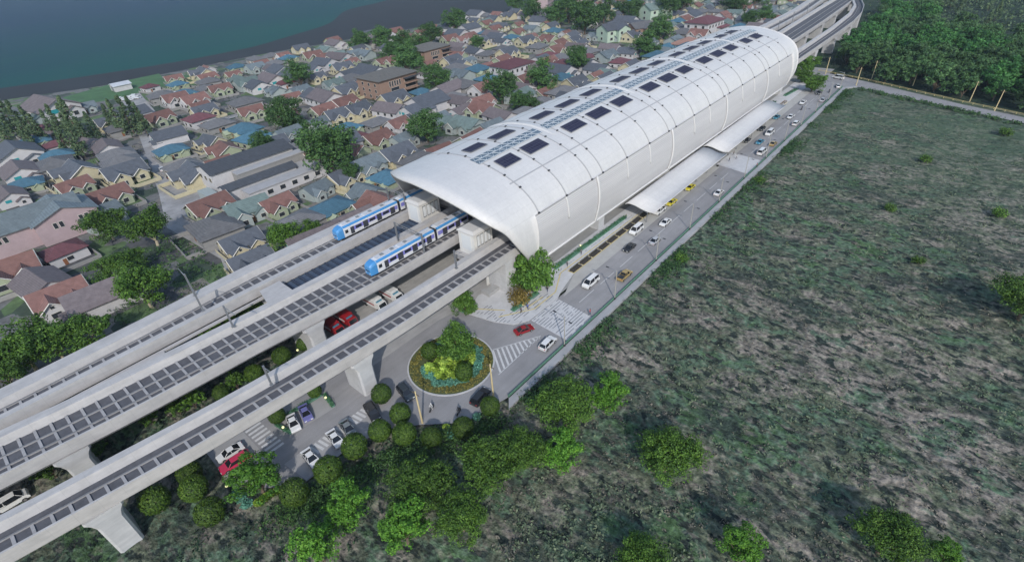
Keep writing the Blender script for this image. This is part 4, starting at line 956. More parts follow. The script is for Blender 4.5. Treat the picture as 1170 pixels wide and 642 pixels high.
# ------------------------------------------------------------------ plants
LEAF_DK = foliage('leaf_dark', (.010, .026, .008), (.024, .055, .014), (.055, .105, .026))
LEAF_MD = foliage('leaf_mid', (.016, .044, .007), (.046, .105, .013), (.105, .20, .028))
LEAF_BR = foliage('leaf_bright', (.02, .07, .008), (.055, .155, .014), (.12, .26, .03))
LEAF_TW = foliage('leaf_town', (.016, .044, .014), (.042, .10, .028), (.085, .17, .045))
LEAF_FO = foliage('leaf_forest', (.020, .055, .020), (.046, .105, .034), (.085, .165, .055))
LEAF_FB = foliage('leaf_forest_bright', (.016, .066, .016), (.040, .135, .032), (.085, .225, .055))
LEAF_CO = foliage('leaf_conifer', (.03, .06, .035), (.07, .12, .06), (.14, .19, .085))
LEAF_TP = foliage('leaf_topiary', (.010, .028, .004), (.034, .075, .008), (.085, .145, .018))
LEAF_TEAL = foliage('leaf_teal', (.03, .10, .075), (.075, .21, .15), (.15, .34, .25))
LEAF_LIME = foliage('leaf_lime', (.10, .18, .018), (.22, .34, .04), (.38, .50, .09))
LEAF_AUT = foliage('leaf_autumn', (.07, .06, .015), (.17, .13, .03), (.28, .20, .05))
LEAF_HEDGE = foliage('leaf_hedge', (.014, .055, .022), (.04, .12, .05), (.08, .2, .085))
BARK = plain('bark', (.12, .09, .065), .9, .25, 2, bmp=.3); BARK_P = plain('pale_bark', (.38, .33, .24), .85, .2, 2)
def leaf(m, c, s, nrm, rg):
    a = nrm.cross(Vector((rg.uniform(-1, 1), rg.uniform(-1, 1), rg.uniform(-1, 1))))
    if a.length < .05: a = nrm.orthogonal()
    a.normalize(); b = nrm.cross(a); w_ = s * rg.uniform(.35, .6); l_ = s * rg.uniform(.7, 1.1)
    o = len(m.v); m.v += [tuple(c - a * l_ * .5), tuple(c + b * w_ * .5 + nrm * .05 * s), tuple(c + a * l_ * .5), tuple(c - b * w_ * .5 + nrm * .05 * s)]; m.f.append([o, o + 1, o + 2, o + 3]); m.mi.append(0)
def clump(m, c, r, n, s, rg, flat=.75):
    for _ in range(n):
        d = Vector((rg.gauss(0, 1), rg.gauss(0, 1), rg.gauss(0, 1)))
        if d.length < .01: continue
        d.normalize(); q = r * rg.uniform(.45, 1) ** .6
        p = c + Vector((d.x * q, d.y * q, d.z * q * flat)); nn = (d + Vector((rg.uniform(-.7, .7), rg.uniform(-.7, .7), rg.uniform(0, .9)))).normalized(); leaf(m, p, s, nn, rg)
def broadleaf(seed, R, H, trunk, nclump, nleaf, ls, lm, bark=None, spread=1.0, name='tree'):
    rg = random.Random(seed); t = thing(name, 'x', 'tree', (0, -3000, 0)); m = MB(); limbs = MB(); cz = trunk + H * .52
    lobes = [(Vector((math.cos(a) * R * rg.uniform(.3, .6), math.sin(a) * R * rg.uniform(.3, .6), cz + rg.uniform(-.2, .25) * H)), R * rg.uniform(.4, .62)) for a in [2 * pi * k / 7 + rg.uniform(-.4, .4) for k in range(7)]] + [(Vector((rg.uniform(-.2, .2) * R, rg.uniform(-.2, .2) * R, cz + .28 * H)), R * .55)]
    for k in range(nclump):
        L = lobes[k % len(lobes)]; d = Vector((rg.gauss(0, 1), rg.gauss(0, 1), rg.gauss(0, 1) + .25)).normalized(); q = L[1] * rg.uniform(.45, 1.08)
        c = L[0] + Vector((d.x * q * spread, d.y * q * spread, d.z * q * .82 * H / (1.6 * R) * 1.2)); clump(m, c, R * rg.uniform(.13, .24), nleaf, ls, rg)
    m.build('crown', lm, t)
    limbs.tube([(0, 0, -.4), (rg.uniform(-.15, .15), rg.uniform(-.15, .15), trunk * .6), (0, 0, trunk + H * .2)], .05 * R + .1, 7, .03 * R + .05)
    for c, r in lobes: limbs.tube([(0, 0, trunk * .8), tuple(Vector((0, 0, trunk)).lerp(c, .5) + Vector((0, 0, -.2))), tuple(c)], .022 * R + .05, 5, .03)
    limbs.build('trunk', bark or BARK, t); return t
def conifer(seed, R, H, lm):
    rg = random.Random(seed); t = thing('conifer_tree', 'x', 'tree', (0, -3000, 0)); m = MB()
    for k in range(110):
        h = rg.uniform(.05, 1) ** 1.15; a = rg.uniform(0, 2 * pi); r = R * (1 - h) * rg.uniform(.5, 1.1) + .15
        clump(m, Vector((math.cos(a) * r, math.sin(a) * r, 1 + h * H)), .75 * (1.15 - h * .6), 18, .75, rg, .6)
    m.build('crown', lm, t); MB().tube([(0, 0, -.3), (0, 0, H)], .22, 6, .04).build('trunk', BARK, t); return t
def topiary(seed, R, lm):
    rg = random.Random(seed); t = thing('topiary_tree', 'x', 'tree', (0, -3000, 0)); m = MB()
    for k in range(3400):
        d = Vector((rg.gauss(0, 1), rg.gauss(0, 1), rg.gauss(0, 1))).normalized(); q = R * (rg.uniform(.86, 1.03) + .05 * noise.noise(d * 3 + Vector((seed, 0, 0))))
        leaf(m, Vector((d.x * q, d.y * q, R * 1.02 + .35 + d.z * q * 1.02)), .36, (d + Vector((rg.uniform(-.5, .5), rg.uniform(-.5, .5), rg.uniform(-.2, .6)))).normalized(), rg)
    m.build('crown', lm, t); MB().tube([(0, 0, -.3), (0, 0, R * 1.3)], .16, 7, .08).build('trunk', BARK, t); return t
def shrub(seed, R, H, n, ls, lm, name='shrub', spiky=False):
    rg = random.Random(seed); t = thing(name, 'x', 'shrub', (0, -3000, 0)); m = MB()
    for k in range(n):
        if spiky:
            a = rg.uniform(0, 2 * pi); e = rg.uniform(.2, 1.3); d = Vector((math.cos(a) * math.cos(e), math.sin(a) * math.cos(e), math.sin(e))); q = rg.uniform(.3, 1) * R
            leaf(m, Vector((0, 0, .2)) + d * q, ls, d.orthogonal() + Vector((0, 0, .5)), rg)
        else: clump(m, Vector((rg.uniform(-.6, .6) * R, rg.uniform(-.6, .6) * R, H * rg.uniform(.25, .75))), R * .45, 14, ls, rg, .8 * H / R)
    m.build('leaves', lm, t); MB().tube([(0, 0, -.2), (0, 0, H * .5)], .06, 5).build('stem', BARK, t); return t
def scatter(protos, spots, base, landmarks, group, cat='tree', seed=1):
    """spots: (x, y, scale); every plant gets its own label from its nearest landmark"""
    rg = random.Random(seed); its = []
    for i, (x, y, s) in enumerate(spots):
        p = protos[i % len(protos)]; r = rg.uniform(0, 6.28); z = p.get('z0', 0)
        sz = s * rg.uniform(.92, 1.08)
        if p.get('used'): o = dup(p, (x, y, 0), r, None, (s, s, sz))
        else: o = p; p['used'] = 1; o.location = (x, y, 0); o.rotation_euler = (0, 0, r); o.scale = (s, s, sz)
        o['category'] = cat; o['group'] = group; its.append((o, base, (x, y)))
    label_by_landmark(its, landmarks)
    return its
# trees in the town
TP = [broadleaf(s, 8.2, 11.5, 1.6, 150, 46, .85, LEAF_TW) for s in (1, 2, 3)]
town_t = [(*(161.8, 313.2), 1.15), (*(110.7, 237.3), 1.15), (*(95.5, 179.1), 1.45), (*(93.8, 162.4), .6), (*(138.1, 170.7), 1.0), (*(88.8, 220.7), .7), (*(212.9, 271.4), 1.35), (*(196.9, 229.1), 1.1), (*(248.8, 303.0), 1.1), (*(255.8, 331.7), 1.1), (*(290.4, 336.2), 1.2), (*(337.3, 356.5), 1.3), (*(249.1, 371.4), 1.2), (*(259.0, 356.8), 1.2), (*(198.8, 181.1), 1.05), (*(224.9, 175.9), 1.1), (*(269.2, 182.5), 1.0), (*(193.2, 165.0), .6), (*(194.9, 159.1), .65),
  (*(449.3, 381.2), 1.3), (*(410.7, 330.8), 1.3), (*(396.9, 295.5), 1.4), (*(372.9, 247.0), 1.8), (*(413.9, 290.9), 1.6), (*(423.3, 260.8), 1.3), (*(454.4, 218.4), 1.3), (*(362.7, 177.9), 1.2), (*(320.1, 165.7), 1.2), (*(446.2, 243.9), 1.1), (*(494.7, 224.0), 1.3), (*(460.6, 138.7), 1.0), (*(521.2, 189.8), 1.4), (*(503.1, 176.6), 1.2), (*(542.4, 174.8), 1.3), (*(445.8, 144.7), .8), (*(227.4, 285.3), 1.0), (*(236.0, 317.2), 1.0), (*(288.3, 283.9), .8), (*(460.9, 263.8), 1.0)]
TL = HL
scatter(TP, town_t, 'green broadleaf tree among the roofs', TL, 'broadleaf trees in the town', seed=3)
# nearer leafy trees between the rear viaduct and the houses
NT = [broadleaf(s, 6.2, 7.4, 1.8, 130, 56, .6, LEAF_MD, BARK_P) for s in (11, 12)]
near_t = [(*(22.2, 191.8), 1.15), (*(29.6, 175.4), 1.25), (*(15.2, 159.0), .95), (*(16.1, 140.9), 1.15), (*(-9.2, 137.1), 1.25), (*(-4.3, 136.2), 1.0), (*(1.4, 134.5), 1.0), (*(52.1, 136.4), .9), (*(59.7, 134.8), .7), (*(-13.7, 134.1), 1.0), (*(19.6, 161.9), .8)]
scatter(NT, near_t, 'leafy tree behind the rear viaduct', [('the long pink house', (9, 218)), ('the stepped grey hall', (75, 196)), ('the parked-car side of the rear viaduct', (-5, 120)), ('the farther train', (60, 125))], 'leafy trees behind the rear viaduct', seed=4)
CT = [conifer(s, 2.3, 12, LEAF_CO) for s in (21, 22)]
con = []
rg = random.Random(8)
for (u, s) in (((25.0, 361.6), 1.15), ((29.1, 364.9), 1.3), ((31.0, 351.6), 1.2), ((33.5, 342.6), 1.15), ((33.8, 330.3), 1.0), ((21.9, 331.8), 1.1), ((28.2, 326.1), 1.0), ((42.2, 335.7), 1.1), ((46.2, 334.0), 1.15), ((47.0, 325.3), 1.3), ((46.0, 308.3), 1.0), ((51.4, 313.4), 1.0), ((61.3, 321.7), 1.0), ((62.2, 312.7), 1.1), ((65.0, 305.5), 1.35), ((69.7, 310.3), 1.1), ((68.8, 299.1), 1.0), ((39.9, 342.0), .9), ((37.0, 301.3), 1.0), ((40.2, 292.2), 1.1)): con.append((*u, s * 1.15))
scatter(CT, con, 'dark conifer near the shore', [('the large house by the shore', (51, 390)), ('the shore lawn', (95, 420)), ('the left picture edge', (15, 360))], 'conifers near the shore', seed=5)
# the wood beyond the cross road
FT = [broadleaf(s, 5.6, 9.0, 0.9, 95, 30, .95, LEAF_FO) for s in (31, 32)]; FB = [broadleaf(s, 5.6, 10.0, 0.9, 95, 30, .95, LEAF_FB) for s in (41, 42)]
rg = random.Random(17); fs = []; tries = 0
def infor(x, y):
    dl = -((326 - x) * 75 - (55 - y) * 32) / 81.5
    return dl > 4.5 and x < 540 and y < interp(x, [(320, 62), (400, 64), (460, 66), (560, 82)]) - 3 and y > -125
while len(fs) < 215 and tries < 6000:
    tries += 1; x = rg.uniform(262, 540); y = rg.uniform(-125, 76)
    if not infor(x, y): continue
    if y < lerp(40, -90, 0) and x > 440 + max(0, y) * 1.3: continue
    if any(math.hypot(x - a, y - b) < 8.2 for a, b, _ in fs): continue
    fs.append((x, y, rg.uniform(.95, 1.4)))
FLM = [('the first yellow pole', (327, 61)), ('the second yellow pole', (328, 40)), ('the third yellow pole', (323, 21)), ('the fourth yellow pole', (306, -2)), ('the fifth yellow pole', (294, -11)), ('the right picture edge', (330, -50)), ('the far bend of the viaduct', (470, 66)), ('the back of the wood', (450, 0)), ('the middle of the wood', (390, 20))]
bright = [f for f in fs if noise.noise(Vector((f[0] * .022, f[1] * .022, 2))) > .02]; darkf = [f for f in fs if f not in bright]
scatter(FT, darkf, 'dark green tree in the wood', FLM, 'dark trees in the wood beyond the cross road', seed=6); scatter(FB, bright, 'bright green tree in the wood', FLM, 'bright trees in the wood beyond the cross road', seed=7)
rg = random.Random(19); cf = []
for k in range(60):
    x = rg.uniform(455, 640); y = rg.uniform(-150, 84)
    if x > 470 + max(0, y) * .9 and not any(math.hypot(x - a, y - b) < 7 for a, b, _ in cf): cf.append((x, y, rg.uniform(.8, 1.2)))
scatter([conifer(23, 2.6, 11, LEAF_CO)], cf, 'grey-green conifer behind the wood', [('the far bend of the viaduct', (480, 80)), ('the top right corner', (620, -60)), ('the back of the wood', (470, 0)), ('the right picture edge', (470, -100))], 'conifers behind the wood', seed=8)
# big trees in the rough field, bottom centre
OT = [broadleaf(s, 5.6, 6.6, 1.4, 210, 70, .42, LEAF_MD) for s in (51, 52)]; BT = [broadleaf(s, 3.7, 6.0, 1.6, 110, 64, .42, LEAF_BR) for s in (61,)]
FD = [('the roundabout', (49, 64)), ('the car park', (20, 62)), ('the bottom edge', (30, 36)), ('the white crossing', (75, 49)), ('the bottom corner', (60, 0)), ('the right edge', (120, -40))]
scatter(OT, [(*(50.7, 35.6), 1.05), (*(53.1, 17.1), .98), (*(33.0, 37.9), .98), (*(24.3, 44.3), 1.0), (*(24.8, 36.2), .75), (*(36.1, 12.3), .75), (*(59.5, -12.5), .8), (*(133.6, -25.0), 1.25), (*(39.3, 35.7), .8)], 'dark green spreading tree in the rough field', FD, 'spreading trees in the rough field', seed=9)
scatter(BT, [(*(57.8, 31.2), 1.05), (*(42.7, 30.8), 1.0), (*(45.8, 2.2), .85), (*(14.5, 50.7), 1.05), (*(17.9, 41.4), 1.1), (*(8.3, 49.2), 1.0), (*(8.2, 66.6), 1.15), (*(62.7, -19.2), .6)], 'bright green tree in the rough field', FD, 'bright trees in the rough field', seed=10)
# station and roundabout trees
SL_ = [('the station entrance', (70, 70)), ('the roundabout', (49, 64)), ('the far end of the station', (290, 66))]
scatter([broadleaf(71, 3.6, 4.4, .5, 150, 50, .42, foliage('leaf_street', (.02, .055, .008), (.055, .13, .016), (.13, .25, .04)))], [(*(79.5, 65.9), 1.95), (*(63.5, 74.2), 1.0), (*(51.0, 63.7), 1.35), (*(289.4, 58.3), 1.5), (*(320.9, 70.2), 1.8), (*(303.9, 66.7), 1.2)], 'small green street tree', SL_, 'street trees round the station', seed=11)
scatter([shrub(72, 1.9, 2.4, 60, .38, LEAF_AUT, 'autumn_bush')], [(*(73.7, 66.1), 1.7)], 'orange-brown bush', SL_, 'orange bushes', 'bush', 12)
TPp = [topiary(s, 1.95, LEAF_TP) for s in (81, 82)]
tps = [(*(33.2, 67.0), 1.0), (*(32.3, 60.1), 1.0), (*(27.5, 60.1), 1.05), (*(29.8, 55.9), 1.1), (*(32.5, 51.8), .95), (*(37.4, 48.7), 1.0), (*(44.1, 48.2), .95), (*(22.5, 60.6), 1.15), (*(16.9, 60.2), 1.2), (*(11.0, 60.8), 1.15), (*(47.3, 68.6), .95), (*(47.3, 58.3), .95), (*(-4.2, 77.8), 1.15), (*(1.6, 79.0), 1.0), (*(0.8, 75.0), 1.1), (*(0.7, 68.6), 1.15), (*(26.7, 93.5), 1.0), (*(20.4, 93.6), .95), (*(17.6, 79.1), .8), (*(25.7, 79.1), .7), (*(13.5, 93.8), .8), (*(32.0, 93.5), .8)]
scatter(TPp, tps, 'clipped green ball tree', [('the roundabout island', (49, 64)), ('the parked red car', (8, 74)), ('the grey pier by the car park', (33, 70)), ('the row of parked cars', (22, 64)), ('the nearest viaduct pier', (-9, 76)), ('the gap between the viaducts', (14, 84))], 'clipped ball trees', seed=13)
# undergrowth trees between and under the viaducts
scatter([broadleaf(91, 2.6, 3.6, .8, 60, 40, .5, LEAF_MD)], [(*(8.9, 96.1), 1.0), (*(6.2, 96.6), .8), (*(25.4, 109.7), 1.9), (*(31.5, 110.2), 1.7), (*(19.4, 110.6), 1.6), (*(10.5, 119.2), .7), (*(16.7, 94.4), .9), (*(1.7, 98.9), .8), (*(-14.0, 100.2), 1), (*(-7.8, 98.1), .9), (*(73.7, 83.4), .6)], 'low green bush growing between the viaducts', [('the shade-tinted ribbed floor', (40, 103)), ('the left picture edge', (-20, 90)), ('the service yard', (36, 84)), ('the masts', (20, 98))], 'bushes between the viaducts', 'bush', 14)
# ground cover as masses
def mass(name, lab, polyf, n, ls, lm, zf, seed, hgt=(.1, .5), per=5, rad_=.5):
    rg = random.Random(seed); m = MB(); k = 0; tr = 0
    while k < n and tr < n * 30:
        tr += 1; q = polyf(rg)
        if q is None: continue
        k += 1; clump(m, Vector((q[0], q[1], zf(q[0], q[1]) + rg.uniform(*hgt))), rad_ * rg.uniform(.5, 1.3), per, ls * rg.uniform(.7, 1.3), rg, .6)
    o = m.build(name, lm); return tag(o, lab, 'ground cover', kind='stuff')
def fieldpt(rg):
    # denser near the camera, thinning with distance
    r = 25 + 300 * rg.random() ** 1.5; a = rad(rg.uniform(-75, 60)); x, y = r * math.cos(a), r * math.sin(a) - 10
    if y > 46.4 or x < -60 or y < -230 or not (((326 - x) * 75 - (55 - y) * 32) / 81.5 > 12): return None
    v_ = noise.noise(Vector((x * .045, y * .045, 9))) + .35 * noise.noise(Vector((x * .2, y * .2, 4)))
    return (x, y) if v_ > rg.uniform(-.25, .35) else None
LEAF_SC = foliage('leaf_scrub', (.03, .05, .032), (.075, .11, .065), (.15, .18, .11)); LEAF_DRY = foliage('leaf_dry', (.08, .076, .06), (.14, .132, .105), (.22, .205, .17))
mass('scrub', 'low grey-green scrub across the rough field', fieldpt, 5200, .55, LEAF_SC, field_h, 1, (-.1, .35), 16, 1.35)
def dryp(rg):
    r = 25 + 240 * rg.random() ** 1.5; a = rad(rg.uniform(-75, 58)); x, y = r * math.cos(a), r * math.sin(a) - 10
    if y > 46 or x < -60 or y < -200 or not (((326 - x) * 75 - (55 - y) * 32) / 81.5 > 12): return None
    return (x, y) if noise.noise(Vector((x * .045, y * .045, 9))) < rg.uniform(-.1, .3) else None
mass('dry_grass', 'pale dry grass tufts across the rough field', dryp, 6000, .42, LEAF_DRY, field_h, 2, (.0, .2), 8, .6)
def bandp(rg): x = 50 + rg.random() ** 1.2 * 260; return (x, 46 - abs(rg.gauss(0, 2.4)) - .3) if noise.noise(Vector((x * .05, 3, 1))) > rg.uniform(-.15, .35) else None
mass('verge_scrub', 'dense dark green scrub along the outside of the road kerb', bandp, 1100, .6, foliage('leaf_verge', (.012, .036, .014), (.03, .075, .026), (.06, .13, .04)), lambda x, y: -.1, 3, (.1, .9), 9, .8)
def underp(rg):
    x, y = rg.uniform(-70, 40), rg.uniform(46, 118)
    return (x, y) if paved_gap(x, y) > .5 and noise.noise(Vector((x * .08, y * .08, 3))) > rg.uniform(-.4, .2) else None
mass('low_growth', 'dark low growth under and beside the viaducts', underp, 1800, .6, foliage('leaf_under', (.014, .032, .018), (.035, .075, .04), (.075, .13, .065)), lambda x, y: -.1, 4, (.0, .6), 8, .9)
def backp(rg):
    q = rg.random()
    return (rg.uniform(-40, 52), rg.uniform(118.5, 130)) if q < .5 else (rg.uniform(12, 33), rg.uniform(101, 105)) if q < .65 else (rg.uniform(8, 36), rg.uniform(124, 172))
mass('hedgerow', 'green growth along the far foot of the rear viaduct', backp, 1500, .6, LEAF_TW, lambda x, y: 0, 5, (.1, 1.5), 10, 1.0)
def townp(rg):
    x, y = rg.uniform(10, 420), rg.uniform(128, 400)
    if not in_town(x, y) or abs(x - interp(y, [(122, 37), (150, 34), (186, 43), (218, 52), (258, 63), (345, 82), (431, 98)])) < 6: return None
    if any(abs(x - a) < 6.3 and abs(y - b) < 5.6 for _, a, b in placed) or any(math.hypot(x - a, y - b) < r for a, b, r in BIGS): return None
    return (x, y) if noise.noise(Vector((x * .06, y * .06, 2))) > rg.uniform(-.3, .3) else None
mass('garden_greenery', 'dark shrubs and hedges filling the yards between the houses', townp, 2600, .6, foliage('leaf_yard', (.012, .028, .014), (.028, .06, .026), (.06, .11, .04)), lambda x, y: 0, 7, (.2, 1.4), 9, 1.0)
def thickp(rg):
    t = rg.random(); x, y = lerp(8, 46, t), lerp(62.5, 47.5, t ** 1.3)
    x += rg.gauss(-1, 1.6); y -= abs(rg.gauss(1.5, 2.6)); return (x, y) if paved_gap(x, y) > .3 or y < 46 else None
mass('thicket', 'dense dark undergrowth below the car park and roundabout', thickp, 900, .5, foliage('leaf_thicket', (.012, .034, .010), (.032, .075, .02), (.07, .14, .035)), lambda x, y: -.2, 8, (.1, 1.5), 12, 1.0)
def woodp(rg):
    x, y = rg.uniform(455, 900), rg.uniform(-300, 84); return (x, y) if x > 465 + max(0, y) * .6 else None
mass('far_woodland', 'grey-green far woodland reaching to the top edge behind the wood', woodp, 4200, 1.7, LEAF_CO, lambda x, y: 0, 9, (.3, 6.5), 9, 3.4)
def crossp(rg):
    t = rg.random(); x, y = lerp(306, 247, t), lerp(40, -107, t); return (x - abs(rg.gauss(0, 1.6)) - 1, y + rg.uniform(-1, 1)) if noise.noise(Vector((t * 22, 1, 5))) > rg.uniform(-.3, .4) else None
mass('roadside_scrub', 'dark scrub along the field side of the cross road', crossp, 420, .8, LEAF_FO, lambda x, y: -.1, 10, (.1, 1.2), 11, 1.0)
# small bright bushes dotted in the field
scatter([shrub(101, 1.5, 1.6, 40, .42, LEAF_MD, 'bush')], [(*(113.8, 43.0), 1.3), (*(220.6, 3.1), 1.4), (*(263.6, -16.1), 1.8), (*(186.7, -18.6), 1.4), (*(174.0, 5.8), 1.2), (*(146.6, -5.0), 1.1), (*(173.2, 43.0), 1.2)], 'small green bush in the rough field', FD + [('the road end', (290, 40)), ('the road kerb midway', (170, 45))], 'small bushes in the rough field', 'bush', 15)

# roundabout
RC = (49.0, 64.1); RR = 9.3
def circ(r, n=48, c=RC): return [(c[0] + r * math.cos(2 * pi * k / n), c[1] + r * math.sin(2 * pi * k / n)) for k in range(n)]
isl = thing('roundabout_island', 'round planted island with a pale kerb in the middle of the roundabout', 'traffic island', (*RC, 0))
m_ = MB(); o_, i_ = circ(RR, c=(0, 0)), circ(RR - .3, c=(0, 0)); m_.loft([[(*p, 0) for p in o_], [(*p, .2) for p in o_], [(*p, .2) for p in i_], [(*p, .02) for p in i_]], True, False); m_.build('kerb', concrete('kerb_pale', (.45, .45, .46)), isl)
MB().prism(circ(RR - .31, c=(0, 0)), 0.0, .16).build('soil', plain('island_soil', (.07, .085, .03), .95, .3, .8), isl)
def ringp(rg): a = rg.uniform(0, 2 * pi); r = rg.uniform(6.7, RR - .55); return (RC[0] + r * math.cos(a), RC[1] + r * math.sin(a))
mass('island_ground_cover', 'brown-green ground cover in the outer ring of the roundabout', ringp, 900, .26, foliage('leaf_ring', (.07, .07, .015), (.16, .145, .035), (.26, .23, .06)), lambda x, y: .15, 6, (.05, .3), 8, .36)
TS = shrub(111, .62, .75, 26, .3, LEAF_TEAL, 'teal_shrub'); LS_ = shrub(112, .7, .9, 70, .5, LEAF_LIME, 'lime_shrub', True)
rg = random.Random(3); tea = []; lim = []
for k in range(34):
    a = rad(150) + 2 * pi * k / 38; r = rg.uniform(5.3, 6.6); tea.append((RC[0] + r * math.cos(a), RC[1] + r * math.sin(a), rg.uniform(1.25, 1.75)))
for k in range(46):
    a = rad(135) + rad(200) * k / 45; r = rg.uniform(.8, 5.2); lim.append((RC[0] + r * math.cos(a), RC[1] + r * math.sin(a), rg.uniform(1.6, 2.3)))
IL = [('the right edge of the roundabout island', (56, 62)), ('the near edge of the roundabout island', (46, 58)), ('the left edge of the roundabout island', (42, 66)), ('the far edge of the roundabout island', (51, 71))]
scatter([TS], tea + [(*(5.2, 68.9), 1.5), (*(5.2, 67.0), 1.6), (*(5.0, 70.5), 1.2), (*(41.6, 49.5), 1.5), (*(35.6, 50.4), 1.3)], 'teal shrub', IL + [('the parked red car', (8, 74)), ('the row of ball trees', (36, 52))], 'teal shrubs', 'shrub', 16)
scatter([LS_], lim + [(*(7.6, 65.4), 1.5), (*(8.7, 65.4), 1.5), (*(9.7, 65.0), 1.4), (*(6.6, 65.5), 1.4), (*(36.3, 52.3), 1.2)], 'yellow-green spiky shrub', IL + [('the parked red car', (8, 74)), ('the row of ball trees', (36, 52))], 'yellow-green shrubs', 'shrub', 17)

# hedges in green planters along the station
def hedge(lab, x0, y0, x1, y1, wd=.8, h=.8):
    L = math.hypot(x1 - x0, y1 - y0); t = thing('planter', lab, 'planter', ((x0 + x1) / 2, (y0 + y1) / 2, .13), math.atan2(y1 - y0, x1 - x0), 'planted strips by the station')
    MB().box(-L / 2, L / 2, -wd / 2, wd / 2, 0, .35).build('trough', GREENRAIL, t)
    rg = random.Random(int(x0 * 7)); m = MB()
    for k in range(int(L * 9)): clump(m, Vector((rg.uniform(-L / 2, L / 2), rg.uniform(-wd / 2, wd / 2), rg.uniform(.4, .35 + h * .6))), .3, 9, .26, rg)
    m.build('leaves', LEAF_HEDGE, t); return t
hedge('long green hedge planter beside the station wall, roundabout end', 90.5, 67.6, 126, 66.9, 1.3, .7)
hedge('green hedge planter at the far end of the station pavement', 248, 67.4, 264, 67.4, 1.4, .8)
hedge('short green hedge planter on the corner by the station entrance', 70.2, 65.0, 79.5, 64.6, 1.2, .9)
hedge('short hedge planter under the nearest viaduct at the plaza edge', 62.5, 74.6, 67.5, 75.4, 1.2, .8)
hedge('hedge planter with yellow edging beside the far trees', 276, 66.6, 290, 65.2, 1.5, .7)
hedge('low hedge around the bay of the two parked cars', 16.8, 78.9, 17.6, 74.6, .7, .4); hedge('low hedge on the far side of the parked purple car', 26.9, 78, 26.2, 73.8, .7, .4)
hedge('low hedge behind the white sports car and purple car', 17.5, 79.4, 26.5, 78.6, .8, .5)
# green guard rail along the outer kerb
fr = thing('guard_rail', 'low green guard rail running along the outer kerb of the road', 'railing', (49.2, 48.15, .02))
m_ = MB()
for z in (.35, .7): m_.tube([(0, 0, z), (255, 0, z)], .05, 5)
m_.build('rails', GREENRAIL, fr)
MB().box(0, 255, -.06, .06, .05, .62).build('panel', GREENRAIL, fr)
for i in range(52): MB().box(i * 5 - .06, i * 5 + .06, -.09, .09, 0, .8).build('post', GREENRAIL, fr)

